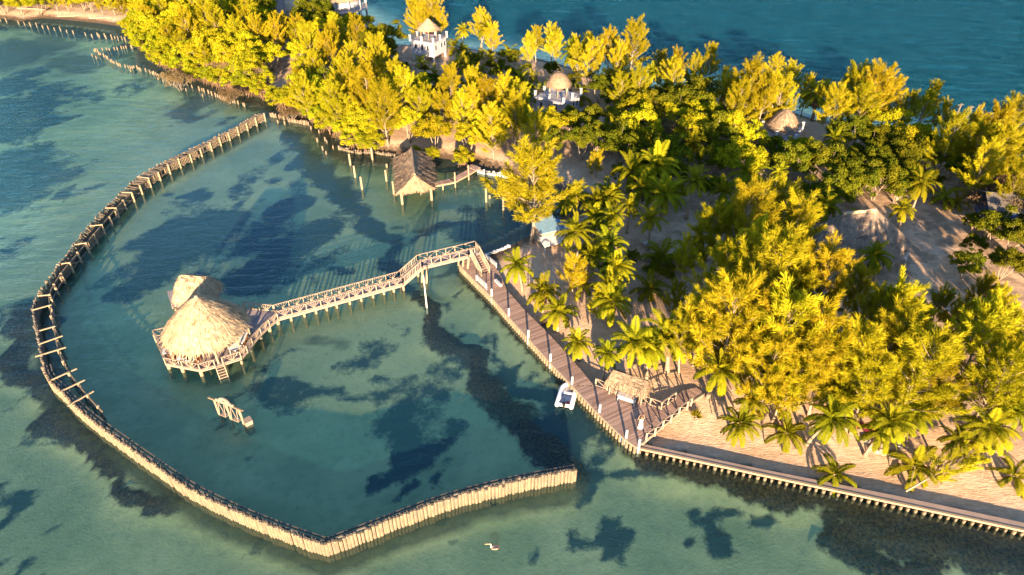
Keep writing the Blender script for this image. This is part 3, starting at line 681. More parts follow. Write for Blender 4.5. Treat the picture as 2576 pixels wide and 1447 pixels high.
palisade('shore_palisade', 'pale stake palisade between the boathouse landing and the casuarina', C(1000, 350, [(1000, 395), (1060, 415), (1130, 425), (1210, 440), (1290, 455)]), .7, M['white'], (.16, .24), .40)
rk = random.Random(5)
for k, (x, y) in enumerate(C(1000, 350, [(1085, 1188), (1110, 1180), (1135, 1170), (1160, 1160), (1185, 1148), (1210, 1140), (1235, 1132), (1262, 1118), (1290, 1105)])):
    p = P(x, y, .3); m = MB((p.x, p.y, .2)); s = rk.uniform(.22, .33)
    prof = [(s * a * rk.uniform(.9, 1.1), b * s) for a, b in ((.02, -.7), (.8, -.5), (1.0, 0), (.75, .45), (.3, .62), (.01, .66))]
    m.lathe((p.x, p.y, .25), prof, 9, rk.uniform(.85, 1.3), 1, rk.uniform(0, 3))
    tag(m.build('white_rock', M['white'], smooth=True), 'rounded white rock edging the sand beside the bridge stairs, %s from the boardwalk' % ORD[k], 'rock', 'white rocks edging the channel bank')
# ================================================================== restaurant over the water
S6 = 4.5225
def C6(*pts): return C(400, 700, pts, S6)
ZD = 1.25
ro = P(*C6((675, 780))[0], 3.3); ro.z = 0
rest = thing('restaurant_hut', 'large round thatched restaurant standing on a railed deck in the lagoon', 'hut', ro)
DK = [P(x, y, ZD) for x, y in C6((65, 900), (195, 1232), (610, 1308), (790, 1258), (890, 1228), (1105, 1158), (1180, 1082), (1240, 985), (1345, 865), (1450, 768), (1549, 690), (1500, 597), (1150, 562))]
# the far side of the octagon, hidden behind the roof
cc = Vector((ro.x, ro.y, ZD)); rad = (DK[2] - cc).length
DK += [cc + Vector((rad * math.cos(R(a)), rad * math.sin(R(a)), 0)) for a in (62, 95, 130, 160)]
m = MB(ro); 
m.prism([(p.x, p.y) for p in DK], ZD - .22, ZD - .06); m.build('deck_frame', M['rail'], rest)
m = MB(ro); boards(m, DK, (.35, 1, 0), ZD, .2, .05); m.build('deck', M['deck_grey'], rest)
up1 = .95
railing(rest, [DK[13], DK[0] if False else DK[16], DK[0], DK[1], DK[2], DK[3]], up1, ro, M['rail'])
railing(rest, DK[4:11], up1, ro, M['rail'])
railing(rest, [DK[11], DK[12], DK[13]], up1, ro, M['rail'])
# deck legs
legs = C6((235, 1280), (405, 1320), (630, 1365), (1105, 1220), (1225, 1065), (1340, 915), (1450, 830), (1550, 745), (90, 960), (1240, 640), (1380, 650), (900, 1200), (700, 1250))
for (x, y) in legs:
    p = P(x, y, 0); m = MB(ro); m.cyl((p.x, p.y, -2), (p.x, p.y, ZD - .15), .2, .19, 10); m.build('deck_leg', M['beam'], rest)
# ladder into the water
la = MB(ro); a, b = DK[3], DK[4]; out = (cen([a, b]) - cc); out.z = 0; out.normalize()
for p in (a, b): la.beam(p + Vector((0, 0, .05)), p + out * .9 - Vector((0, 0, 1.7)), .09, .16)
for k in range(6):
    t = (k + .6) / 6.5; q = out * .9 * t - Vector((0, 0, 1.7 * t)); la.beam(a + q, b + q, .2, .06)
la.build('ladder', M['rail'], rest)
# roof
RE = 4.4
ring = lambda c, r, z, n: [Vector((c.x + r * math.cos(2 * math.pi * i / n), c.y + r * math.sin(2 * math.pi * i / n), z)) for i in range(n)]
thatch_roof('roof', ring(ro, RE, 3.3, 48), ring(ro, .12, 7.3, 48), M['thatch'], rest, ro, 12, -.38, 30, .4, 3, .07)
m = MB(ro); m.cyl((ro.x, ro.y, 7.2), (ro.x + .05, ro.y, 7.5), .22, .12, 7); m.build('roof_finial', M['thatch'], rest)
for k in range(10):
    a = 2 * math.pi * (k + .35) / 10; p = cc + Vector((4.15 * math.cos(a), 4.15 * math.sin(a), 0)); m = MB(ro); m.cyl((p.x, p.y, ZD), (p.x, p.y, 3.45), .12, .11, 8); m.build('roof_post', M['beam'], rest)
m = MB(ro); m.lathe((ro.x, ro.y, 0), [(1.5, ZD), (1.5, ZD + 1.1), (1.75, ZD + 1.1), (1.75, ZD + 1.16), (1.2, ZD + 1.16)], 20); m.build('bar_counter', M['deck'], rest)

def chair(p, rz, label):
    t = thing('dining_chair', label, 'chair', p, rz, 'orange wooden chairs on the restaurant deck'); m = MB(); m.box((0, 0, .44), (.46, .46, .05)); m.build('seat', M['chair'], t)
    m = MB(); m.box((0, .22, .74), (.46, .04, .5)); m.build('backrest', M['chair'], t)
    for sx in (-1, 1):
        for sy in (-1, 1): m = MB(); m.box((sx * .19, sy * .19, .21), (.05, .05, .42)); m.build('leg', M['chair'], t)
def table(p, rz, s, label, mat=None):
    t = thing('dining_table', label, 'table', p, rz, 'white dining tables on the restaurant deck'); m = MB(); m.box((0, 0, .745), (s, s, .05)); m.build('tabletop', mat or M['cloth'], t)
    for sx in (-1, 1):
        for sy in (-1, 1): m = MB(); m.box((sx * s * .42, sy * s * .42, .36), (.06, .06, .72)); m.build('leg', M['white'], t)
TB = [((228, 1130), .95, 'white dining table at the far west corner of the restaurant deck'), ((300, 1140), .6, 'small white table next to the west corner table'), ((400, 1195), .85, 'white dining table half under the front eave, by the big chairs'), ((520, 1225), .95, 'white dining table at the railing under the front eave post'),
      ((445, 1225), .75, 'pale table pushed to the front railing between two others'), ((1045, 1085), 1.0, 'square pale table standing clear of the roof by the side railing'), ((1140, 940), .9, 'white table by the side railing nearest the bridge wedge'), ((1115, 1010), .8, 'bluish-white table between two other side railing tables')]
for (q, s, lb) in TB: table(P(*C6(q)[0], ZD), R(rnd.uniform(-25, 25)), s, lb)
CH = [((262, 1150), 80, 'beside the west corner table'), ((330, 1160), -70, 'beside the small white table'), ((350, 1195), 90, 'west of the front eave table'), ((455, 1180), -90, 'east of the front eave table'), ((480, 1190), 90, 'west of the post table'), ((570, 1215), -90, 'east of the post table'),
      ((590, 1190), -60, 'nearest the front roof post'), ((1070, 1010), 60, 'at the bluish-white table, roof side'), ((1150, 1025), -90, 'at the bluish-white table, railing side'), ((1170, 965), -90, 'at the bridge wedge table, railing side'), ((1085, 965), 90, 'at the bridge wedge table, roof side'), ((210, 1085), 20, 'behind the west corner table')]
for q, rz, lb in CH: chair(P(*C6(q)[0], ZD), R(rz), 'orange wooden chair ' + lb)

# smaller thatched room behind it
so_ = P(*C6((520, 430))[0], ZD); so_.z = 0
sm = thing('thatched_room', 'smaller oval thatched room joined behind the round restaurant roof', 'hut', so_)
pl = [P(x, y, ZD) for x, y in C6((205, 352), (262, 542), (835, 412), (770, 240))]
m = MB(so_); m.prism([(p.x, p.y) for p in pl], ZD - .25, ZD - .06); m.build('deck_frame', M['rail'], sm)
m = MB(so_); boards(m, pl, pl[1] - pl[0], ZD, .2); m.build('deck', M['deck_grey'], sm)
ra = P(*C6((385, 150))[0], 5.2); rb_ = P(*C6((625, 175))[0], 5.2)
ax = (rb_ - ra).normalized(); nx_ = perp(ax); bt = []
for k in range(40):
    a = 2 * math.pi * k / 40; c = (rb_ if math.cos(a) > 0 else ra); 
    bt.append(Vector((c.x, c.y, 2.9)) + ax * 1.25 * math.cos(a) + nx_ * 2.35 * math.sin(a))
bt = resample(bt, 44); thatch_roof('roof', bt, ridge_of(bt, ra, rb_), M['thatch'], sm, so_, 9, -.40, 40, .4, 9, .12)
for p in pl:
    m = MB(so_); q = p.lerp(so_ + Vector((0, 0, ZD)), .12); m.cyl((q.x, q.y, -2), (q.x, q.y, ZD - .1), .18, .17, 9); m.build('deck_leg', M['beam'], sm)
for s0 in (.15, .5, .85):
    for w in (-1, 1):
        q = ra.lerp(rb_, s0) + nx_ * w * 1.9; m = MB(so_); m.cyl((q.x, q.y, ZD), (q.x, q.y, 3.1), .1, .1, 8); m.build('roof_post', M['beam'], sm)
m = MB(so_); c0 = pl[3].lerp(pl[2], .15); c1 = pl[3].lerp(pl[2], .95); m.beam(c0 + Vector((0, 0, .5)), c1 + Vector((0, 0, .5)), .1, 1.0); m.build('side_screen', M['white_wall'], sm)

# ================================================================== bridge
def C7(*pts): return C(650, 600, pts)
nA, nB = [P(x, y, ZD) for x, y in C7((330, 905), (1540, 572))]; ZB = 2.95
nT, nE = [P(x, y, ZB) for x, y in C7((1725, 410), (2172, 302))]
w_ = 1.45; dirb = (nB - nA).normalized(); off = perp(dirb) * w_
br = thing('footbridge', 'white timber footbridge with fan railings humped over the channel', 'bridge', cen([nA, nB]) * 1.0)
bo2 = br.location.copy()
nearl = [nA, nB, nT, nE]; farl = [nA + off, nB + off, nT + off, nE + off]
m = MB(bo2)
for i in range(3):
    a, b = nearl[i], nearl[i + 1]; L = (b - a).length; n = int(L / .2)
    for k in range(n):
        p = a + (b - a) * ((k + .5) / n); m.beam(p - off * .02, p + off * 1.02, .18, .05)
m.build('deck', M['deck_grey'], br)
m = MB(bo2)
for ln in (nearl, farl):
    for a, b in zip(ln[:-1], ln[1:]): m.beam(a - Vector((0, 0, .2)), b - Vector((0, 0, .2)), .1, .28)
m.build('stringer', M['rail'], br)
for ln in (nearl, farl):
    railing(br, ln[0:2], .98, bo2, M['rail'], 1.75, 5); railing(br, ln[1:3], .98, bo2, M['rail'], 1.2, 0); railing(br, ln[2:4], .98, bo2, M['rail'], 1.25, 0, cross=True)
for (x, y) in C7((342, 955), (463, 925), (590, 887), (703, 857), (805, 828), (902, 802), (1027, 767), (1138, 737), (1251, 703), (1355, 672), (1450, 648), (1545, 630)):
    p = P(x, y, 0)
    for o_ in (0, 1):
        q = p + off * o_ * .9; m = MB(bo2); m.cyl((q.x, q.y, -2), (q.x, q.y, ZD - .2), .15, .14, 9); m.build('bridge_leg', M['beam'], br)
for q, tt in (((1705, 520), nT), ((1750, 545), nT.lerp(nE, .1)), ((2105, 400), nE.lerp(nT, .12)), ((2140, 465), nE)):
    p = P(*C7(q)[0], 0); m = MB(bo2); m.cyl((p.x, p.y, -2), (tt.x, tt.y, ZB - .25), .16, .14, 9); m.build('bridge_leg', M['beam'], br)
    q2 = p + off * .9; m = MB(bo2); m.cyl((q2.x, q2.y, -2), (tt.x + off.x, tt.y + off.y, ZB - .25), .16, .14, 9); m.build('bridge_leg', M['beam'], br)
# landing and stairs down to the boardwalk
ZW = 0.98
foot = P(*C7((2335, 480))[0], ZW); head = nE + off * .5 + dirb * .75
sdir = foot - head; sdir.z = 0; sdir.normalize(); sw = perp(sdir) * .62
lp = [nE, nE + off, nE + off + dirb * 1.5, nE + dirb * 1.5]
m = MB(bo2); m.prism([(p.x, p.y) for p in lp], ZB - .16, ZB - .05); boards(m, lp, off, ZB, .18); m.build('landing', M['deck_grey'], br)
head = cen(lp) + sdir * .7; head.z = ZB
m = MB(bo2); n = 9
for k in range(n):
    t = (k + .5) / n; p = head.lerp(foot, t); m.beam(p - sw, p + sw, .3, .05)
m.build('stair_treads', M['deck'], br)
m = MB(bo2)
for s_ in (-1, 1): m.beam(head + sw * s_ - Vector((0, 0, .08)), foot + sw * s_ - Vector((0, 0, .0)), .08, .26)
m.build('stair_stringer', M['rail'], br)
for s_ in (-1, 1): railing(br, [head + sw * s_, foot + sw * s_], .95, bo2, M['rail'], 1.3, 0, topw=.16)
railing(br, [lp[1], lp[2]], .98, bo2, M['rail'], 1.4, 0, cross=True); railing(br, [lp[2], head + sw * (1 if (lp[2] - head).dot(sw) > 0 else -1)], .98, bo2, M['rail'], .9, 0)
railing(br, [nE, lp[3].lerp(nE, .45)], .98, bo2, M['rail'], .8, 0)
p = P(*C7((1770, 800))[0], 0); m = MB(p); m.cyl((p.x, p.y, -2), (p.x - .1, p.y + .1, 4.6), .12, .07, 8); m.cyl((p.x - .1, p.y + .1, 4.6), (p.x - .1, p.y + .1, 4.66), .07, .03, 8)
tag(m.build('channel_pole', M['white']), 'tall thin white pole standing in the channel before the bridge hump', 'pole')

# ================================================================== boardwalk and corner terrace
def C8(*pts): return C(1200, 600, pts)
def C9(*pts): return C(1400, 950, pts, 4.293)
edge = C(1200, 600, [(100, 385), (270, 560), (405, 690), (570, 880), (757, 1085), (970, 1320)]) + C9((545, 330), (850, 655), (1150, 945), (1290, 1042))
inner = C8((480, 465), (545, 620), (720, 820), (915, 1010), (1110, 1220), (1310, 1447)) + C9((500, 0), (650, 165), (790, 330))
bE = [P(x, y, ZW) for x, y in edge]; bI = [P(x, y, ZW) for x, y in C8((180, 320), (330, 265), (475, 455)) + C8((545, 620), (720, 820), (915, 1010), (1110, 1220)) + C9((650, 165), (790, 335))]
poly_walk = bE[:7] + [bI[-1]] + bI[-2::-1]
tn = [P(x, y, ZW) for x, y in C9((545, 330), (850, 655), (1150, 945), (1290, 1042), (1345, 1005), (1850, 570), (2062, 430), (1965, 362), (1800, 400), (1560, 612), (1430, 565), (1040, 430), (800, 345))]
wo_ = cen(bE); wo_.z = 0
wk = thing('boardwalk', 'long brown plank boardwalk on timber piles widening to a corner terrace', 'boardwalk', wo_)
along_d = (bE[5] - bE[1]).normalized()
m = MB(wo_); boards(m, poly_walk, perp(along_d), ZW, .21, .05); m.build('deck', M['deck'], wk)
mid = P(*C9((1290, 640))[0], ZW)
m = MB(wo_); tnl = [tn[0], tn[1], tn[2], tn[3], tn[9], tn[10], tn[11], tn[12]]
boards(m, tnl, perp(along_d), ZW + .004, .21, .05); m.build('deck', M['deck'], wk)
tnr = [tn[3] + Vector((.1, .1, 0)), tn[4], tn[5], tn[6], tn[7], tn[8], tn[9]]
dr = (tn[5] - tn[4]).normalized(); m = MB(wo_); boards(m, tnr, perp(dr), ZW + .03, .21, .05); m.build('deck', M['deck'], wk)
m = MB(wo_)
for a, b in zip(bE[:-1], bE[1:]): m.beam(a - Vector((0, 0, .10)), b - Vector((0, 0, .10)), .22, .2)
m.build('edge_beam', M['rail'], wk)
m = MB(wo_); 
for a, b in zip(tn[4:6], tn[5:7]): m.beam(a - Vector((0, 0, .06)), b - Vector((0, 0, .06)), .16, .25)
m.build('side_beam', M['rail'], wk)
m = MB(wo_)
for p, d in along(bE, .46): 
    q = p + perp(d) * -.02; r = rnd.uniform(.13, .17); m.cyl((q.x, q.y, -2.2), (q.x, q.y, ZW - .2), r, r * .95, 7)
m.build('pile_row', M['stake'], wk)
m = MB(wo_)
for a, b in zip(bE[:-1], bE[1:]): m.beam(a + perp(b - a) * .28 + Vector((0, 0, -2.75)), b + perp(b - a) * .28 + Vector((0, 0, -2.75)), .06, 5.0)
m.build('bulkhead', M['recess_shade'], wk)
for q0, q1 in (((265, 540), (355, 640)),):
    a, b = [P(x, y, ZW) for x, y in C8((258, 535), (355, 625))]; railing(wk, [a, b], .8, wo_, M['white'], 1.6, 0, topw=.2)
a, b = [P(x, y, ZW) for x, y in C8((345, 320), (450, 410))]; railing(wk, [a, b], .55, wo_, M['white'], 3, 0, topw=.25)
m = MB(wo_); a, b = [P(x, y, ZW) for x, y in C8((440, 545), (495, 600))]; m.beam(a + Vector((0, 0, .2)), b + Vector((0, 0, .2)), .3, .3); m.build('step', M['white'], wk)
# fence rails of the terrace
def C10(*pts): return C(1580, 980, pts, 7.1556)
fb = [P(x, y, ZW) for x, y in C10((60, 355), (280, 435), (450, 520), (893, 665), (1100, 725), (1310, 805), (1440, 712), (1575, 620))]
railing(wk, fb[0:3], 1.0, wo_, M['rail'], 1.6, 0, .14, cross=True); railing(wk, fb[3:8], 1.0, wo_, M['rail'], 1.6, 0, .14, cross=True)
fr_ = [P(x, y, ZW) for x, y in C10((1022, 1395), (1190, 1290), (1342, 1145), (1495, 1035), (1650, 890), (1805, 785), (1880, 720))]
railing(wk, fr_, 1.0, wo_, M['rail'], 1.9, 0, .16, cross=True)
DP = C8((405, 705), (570, 895), (757, 1105), (970, 1335)) + C9((538, 345), (853, 665), (1157, 962), (1305, 1045))
for k, (x, y) in enumerate(DP):
    p = P(x, y, .7); m = MB((p.x, p.y, 0)); n = perp(along_d) * -.0
    m.cyl((p.x, p.y, -2.2), (p.x, p.y, 2.0 if k < 7 else 1.75), .13, .12, 10); m.cyl((p.x, p.y, 2.0 if k < 7 else 1.75), (p.x, p.y, (2.0 if k < 7 else 1.75) + .05), .12, .06, 10)
    tag(m.build('dock_post', M['white']), 'white mooring post at the boardwalk edge, %s from the bridge' % ORD[k], 'post', 'white mooring posts along the boardwalk')
    if k < 7:
        m = MB((p.x, p.y, 0)); q = p - perp(along_d) * .2 if False else p + Vector((-.14, -.1, 0)); m.tube([(q.x, q.y, 1.0), (q.x - .03, q.y - .04, .5), (q.x + .03, q.y - .08, .1), (q.x, q.y - .1, -.4)], .03, 5)
        tag(m.build('mooring_rope', M['stake_dark']), 'weedy rope hanging from the white boardwalk post, %s from the bridge' % ORD[k], 'rope', 'weedy ropes on the boardwalk posts')
p = P(*C9((1130, 945))[0], .45); m = MB((p.x, p.y, .4)); m.lathe((p.x, p.y, 0), [(.01, .05), (.2, .08), (.27, .2), (.28, .45), (.27, .7), (.2, .82), (.01, .84)], 14)
tag(m.build('blue_drum', M['blue'], smooth=True), 'small blue plastic drum hanging at the last tall boardwalk post', 'drum')

# kiosk roof and white counter at the terrace
ko = P(*C10((690, 480))[0], ZW); ko.z = ZW
ki = thing('thatch_shelter', 'low shelter with a long ragged thatched roof at the terrace fence', 'shelter', ko)
ZK = 2.35
f0, f1 = [P(x, y, ZK) for x, y in C10((380, 365), (950, 560))]; ax = (f1 - f0).normalized(); bk = perp(ax)
if bk.y < 0: bk = -bk
f0 -= ax * .8; f1 += ax * .35
rect = [f0, f1, f1 + bk * 2.3, f0 + bk * 2.3]
bt = resample(rect, 44); r0 = f0 + bk * 1.25 + ax * .35 + Vector((0, 0, 1.0)); r1 = f1 + bk * 1.25 - ax * .35 + Vector((0, 0, 1.0))
thatch_roof('roof', bt, ridge_of(bt, r0, r1), M['thatch_brown'], ki, ko, 6, -.08, 26, .25, 21, .05)
m = MB(ko)
for k in range(9):
    s0 = rnd.uniform(.05, .9); p = f0.lerp(f1, s0) + bk * rnd.uniform(.3, 2.0) + Vector((0, 0, .55)); q = p + ax * rnd.uniform(1.5, 2.6) + bk * rnd.uniform(-.2, .2); 
    h1 = 1.0 - abs((p - f0).dot(bk) - 1.25) * .8; p.z = ZK + h1 * .95 + .1; q.z = p.z + rnd.uniform(-.05, .05); m.cyl(p, q, .04, .025, 5)
m.build('roof_pole', M['stake'], ki)
for s0 in (.12, .9):
    for w in (.25, 2.05):
        q = f0.lerp(f1, s0) + bk * w; m = MB(ko); m.beam((q.x, q.y, ZW - .3), (q.x, q.y, ZK + .3), .14, .14, (0, 1, 0)); m.build('post', M['rail'], ki)
c4 = [P(x, y, ZW + .8) for x, y in C10((510, 450), (850, 570), (825, 645), (478, 530))]; co_ = cen(c4); co_.z = ZW
ct = thing('counter', 'long white counter in front of the thatched terrace shelter', 'counter', co_)
m = MB(co_); m.prism([(p.x, p.y) for p in c4], ZW + .74, ZW + .8); m.build('countertop', M['white'], ct)
m = MB(co_); q4 = [p.lerp(co_ + Vector((0, 0, .8)), .1) for p in c4]; m.prism([(p.x, p.y) for p in q4], ZW + .35, ZW + .74); m.build('cabinet', M['white'], ct)
for p in q4: m = MB(co_); m.beam((p.x, p.y, ZW), (p.x, p.y, ZW + .4), .07, .07, (0, 1, 0)); m.build('leg', M['white'], ct)
p = P(*C10((640, 620))[0], ZW); st = thing('stool', 'small white stool before the white counter', 'stool', p)
m = MB(); m.lathe((0, 0, 0), [(.01, .47), (.24, .47), (.24, .52), (.01, .52)], 14); m.build('seat', M['white'], st)
for k in range(3): a = 2.1 * k; m = MB(); m.beam((.2 * math.cos(a), .2 * math.sin(a), 0), (.12 * math.cos(a), .12 * math.sin(a), .48), .04, .04); m.build('leg', M['white'], st)

# ================================================================== sea wall with coping walk
so2 = C(2032, 1135, [(-700, 292), (0, 470), (1267, 737), (2532, 1008), (3100, 1130)]); si2 = C(2032, 1135, [(0, 422), (1267, 672), (2532, 940), (3100, 1060)])
ZS = .52
oE = [P(*C9((1290, 1046))[0], ZS)] + [P(x, y, ZS) for x, y in so2[1:]]; iE = [P(*C9((1345, 1005))[0], ZS)] + [P(x, y, ZS) for x, y in si2]
sw_o = cen(oE); sw_o.z = 0
swl = thing('seawall', 'straight timber faced sea wall with flat coping holding back the sand', 'sea wall', sw_o)
m = MB(sw_o); q_ = [p + perp(oE[1] - oE[0]) * .34 for p in oE]; m.prism([(p.x, p.y) for p in q_] + [(p.x, p.y) for p in reversed(iE)], -2.4, ZS - .14); m.build('wall_core', M['recess_shade'], swl)
m = MB(sw_o); pl_ = [(p.x, p.y) for p in oE] + [(p.x, p.y) for p in reversed(iE)]; m.prism(pl_, ZS - .13, ZS); m.build('coping', M['coping'], swl)
m = MB(sw_o)
for a, b in zip(oE[:-1], oE[1:]): m.beam(a + perp(b - a) * -.02 - Vector((0, 0, .06)), b + perp(b - a) * -.02 - Vector((0, 0, .06)), .22, .2)
m.build('edge_beam', M['beam'], swl)
m = MB(sw_o)
for p, d in along(oE, .62, .3):
    q = p - perp(d) * .16; r = rnd.uniform(.10, .16); m.cyl((q.x, q.y, -2.2), (q.x + rnd.uniform(-.05, .05), q.y, ZS - .16), r, r, 8)
m.build('pile_row', M['stake'], swl)

# ================================================================== boathouse
def C3(*pts): return C(1000, 350, pts)
ZE = 2.35
e4 = [P(x, y, ZE) for x, y in C3((208, 600), (588, 548))]; FL, FR = e4; BL = P(*C3((182, 250))[0], ZE)
axb = (FR - FL).normalized(); bkd = (BL - FL); BR = FR + bkd
bh_o = cen([FL, FR, BL, BR]); bh_o.z = 0
bh = thing('boathouse', 'brown thatched boathouse on stilts over the water by the mangrove shore', 'boathouse', bh_o)
ra = P(*C3((385, 425))[0], 4.7); rb_ = P(*C3((352, 165))[0], 4.7)
bt = resample([FL, FR, BR, BL], 64)
thatch_roof('roof', bt, ridge_of(bt, ra, rb_), M['thatch_brown'], bh, bh_o, 10, .15, 40, .45, 31, .09)
m = MB(bh_o); m.tube([ra + (rb_ - ra) * t + Vector((0, 0, .12 + .05 * math.sin(t * 9))) for t in [i / 8 for i in range(9)]], .16, 7); m.build('ridge_roll', M['thatch_brown'], bh)
for s0 in (.06, .36, .66, .95):
    for w in (.12, .88):
        q = FL.lerp(FR, w) + bkd * s0; m = MB(bh_o); m.cyl((q.x, q.y, -2), (q.x, q.y, ZE + .3), .2, .18, 10); m.build('stilt', M['beam'], bh)
fl4 = [FL.lerp(FR, .1) + bkd * .3, FL.lerp(FR, .9) + bkd * .3, FL.lerp(FR, .9) + bkd * .97, FL.lerp(FR, .1) + bkd * .97]
m = MB(bh_o); boards(m, fl4, axb, .9, .2); m.build('deck', M['deck'], bh)
wl_ = [P(x, y, .95) for x, y in C3((575, 530), (775, 490), (905, 420), (985, 372))]; jo = cen(wl_); jo.z = 0
jt = thing('jetty', 'narrow plank jetty bending from the boathouse to the sandy shore', 'jetty', jo)
m = MB(jo)
for a, b in zip(wl_[:-1], wl_[1:]):
    n = perp(b - a) * 1.25; n = n if n.y > 0 else -n; k = int((b - a).length / .22)
    for i in range(k): p = a + (b - a) * ((i + .5) / k); m.beam(p, p + n, .19, .05)
m.build('deck', M['deck'], jt)
m = MB(jo)
for a, b in zip(wl_[:-1], wl_[1:]): m.beam(a - Vector((0, 0, .12)), b - Vector((0, 0, .12)), .1, .2)
m.build('edge_beam', M['beam'], jt)
for q in wl_[1:3] + [wl_[0].lerp(wl_[1], .4)]:
    m = MB(jo); m.cyl((q.x, q.y, -1.8), (q.x, q.y, 2.6 if q in wl_[1:3] else .9), .12, .11, 8); m.build('post', M['beam'], jt)
pf = [P(x, y, 1.05) for x, y in C3((890, 345), (940, 322), (1020, 350), (975, 378))]
m = MB(jo); m.prism([(p.x, p.y) for p in pf], .9, 1.02); boards(m, pf, pf[1] - pf[0], 1.07, .2); m.build('landing', M['deck'], jt)

# ================================================================== swing set in the lagoon
def C11(*pts): return C(540, 1040, pts, 13.156)
sp = [P(x, y, 0) for x, y in C11((590, 855), (1003, 1015), (1452, 1192))]; sx0 = sp[1]
sg = thing('swing_set', 'wooden two seat swing frame standing in the lagoon water', 'swing', sx0)
so_3 = Vector(sx0); ax = (sp[2] - sp[0]).normalized(); HT = 2.0
for p in sp: m = MB(so_3); m.cyl((p.x, p.y, -2), (p.x, p.y, HT), .11, .10, 8); m.build('post', M['beam'], sg)
m = MB(so_3); m.beam(sp[0] - ax * .75 + Vector((0, 0, HT)), sp[2] + ax * .5 + Vector((0, 0, HT)), .14, .14); m.build('top_beam', M['stake'], sg)
m = MB(so_3)       # pierced arched board over the beam
c = sp[1] - ax * .15 + Vector((0, 0, HT + .08)); N = 14
for k in range(N):
    a0 = math.pi * k / N; a1 = math.pi * (k + 1) / N
    o0 = c + ax * (-.75 * math.cos(a0)) + Vector((0, 0, .7 * math.sin(a0))); o1 = c + ax * (-.75 * math.cos(a1)) + Vector((0, 0, .7 * math.sin(a1)))
    i0 = c + ax * (-.22 * math.cos(a0)) + Vector((0, 0, .25 + .15 * math.sin(a0))); i1 = c + ax * (-.22 * math.cos(a1)) + Vector((0, 0, .25 + .15 * math.sin(a1)))
    th = perp(ax) * .06; m.add([o0 - th, o1 - th, i1 - th, i0 - th, o0 + th, o1 + th, i1 + th, i0 + th], [(0, 1, 2, 3), (7, 6, 5, 4), (0, 4, 5, 1), (2, 6, 7, 3), (1, 5, 6, 2), (3, 7, 4, 0)])
m.beam(c - ax * 1.1 + Vector((0, 0, .08)), c + ax * 1.1 + Vector((0, 0, .08)), .13, .26); m.build('arch_board', M['rail'], sg)
for q in (.5, ):
    for (a, b) in ((sp[0], sp[1]), (sp[1], sp[2])):
        u = a.lerp(b, .3); w = a.lerp(b, .78); pn = perp(ax) * .3; st_ = MB(so_3)
        st_.beam(u - pn * .1 + Vector((0, 0, .28)), w - pn * .1 + Vector((0, 0, .28)), .45, .06); seat = st_.build('swing_seat', M['rail'], sg)
        m = MB(so_3)
        for e in (u, w):
            for s_ in (-.9, .7): m.cyl(e + Vector((0, 0, HT)), e + pn * s_ + Vector((0, 0, .3)), .035, .035, 5)
        m.build('rope', M['rail'], seat)
p = P(*C11((1600, 1130))[0], .2); m = MB((p.x, p.y, 0)); m.box((p.x, p.y, -.4), (.7, .7, 1.7), R(38)); m.box((p.x, p.y, .47), (.78, .78, .06), R(38))
tag(m.build('step_block', M['rail']), 'square pale step block in the water beside the swing frame', 'block')

# ================================================================== inflatable boat
da, db = [P(x, y, .25) for x, y in C9((520, 320), (445, 590))]; dc = da.lerp(db, .5); fw = (da - db); fw.z = 0; Ld = fw.length; rz = math.atan2(fw.y, fw.x)
dg = thing('inflatable_boat', 'white inflatable dinghy with outboard moored beside the boardwalk', 'boat', (dc.x, dc.y, 0), rz)
hw = .72; rt = .24; L2 = Ld / 2
pts = [(-L2, hw, .26)] + [(-L2 + .15, hw, .26), (L2 * .35, hw, .27)] + [(L2 * .35 + (L2 * .6 - rt) * math.sin(a), hw * math.cos(a) ** .8 if math.cos(a) > 0 else 0, .27 + .16 * math.sin(a)) for a in (.35, .7, 1.0, 1.25, 1.45)]
pts = pts + [(L2 * .95 - rt, 0, .44)] + [(x, -y, z) for x, y, z in reversed(pts)]
rads = [.12] + [rt] * (len(pts) - 2) + [.12]
m = MB(); m.tube(pts, rads, 12); m.build('tube', M['rubber'], dg, smooth=True)
m = MB(); m.prism([(-L2 + .25, -.6), (L2 * .4, -.6), (L2 * .78, -.15), (L2 * .78, .15), (L2 * .4, .6), (-L2 + .25, .6)], .08, .16); m.build('floor', M['grey'], dg)
m = MB(); m.box((-L2 + .28, 0, .3), (.08, 1.1, .42)); m.build('transom', M['white'], dg)
m = MB(); m.box((L2 * .12, 0, .42), (.28, 1.2, .05)); m.build('thwart', M['rubber'], dg)
om = MB(); om.box((-L2 + .12, 0, .62), (.34, .28, .34)); om.box((-L2 + .08, 0, .15), (.14, .12, .8)); om.cyl((-L2 + .2, 0, .62), (-L2 + .85, .1, .68), .03, .03, 6); om.build('outboard_motor', M['black'], dg)
m = MB(); m.box((-L2 + .62, -.3, .27), (.42, .32, .24)); m.build('fuel_tank', M['red'], dg)
m = MB(); m.box((-L2 + .55, .34, .2), (.25, .3, .1)); m.build('red_pad', M['red'], dg)
m = MB(); 
for a in ((.2, .1), (.05, -.15), (.3, -.1)): m.tube([(L2 * .35 + a[0], a[1], .19), (L2 * .35 - .25, a[1] * .3, .2), (L2 * .35 - .1, -a[1], .19)], .018, 5)
m.build('rope_coil', M['black'], dg)
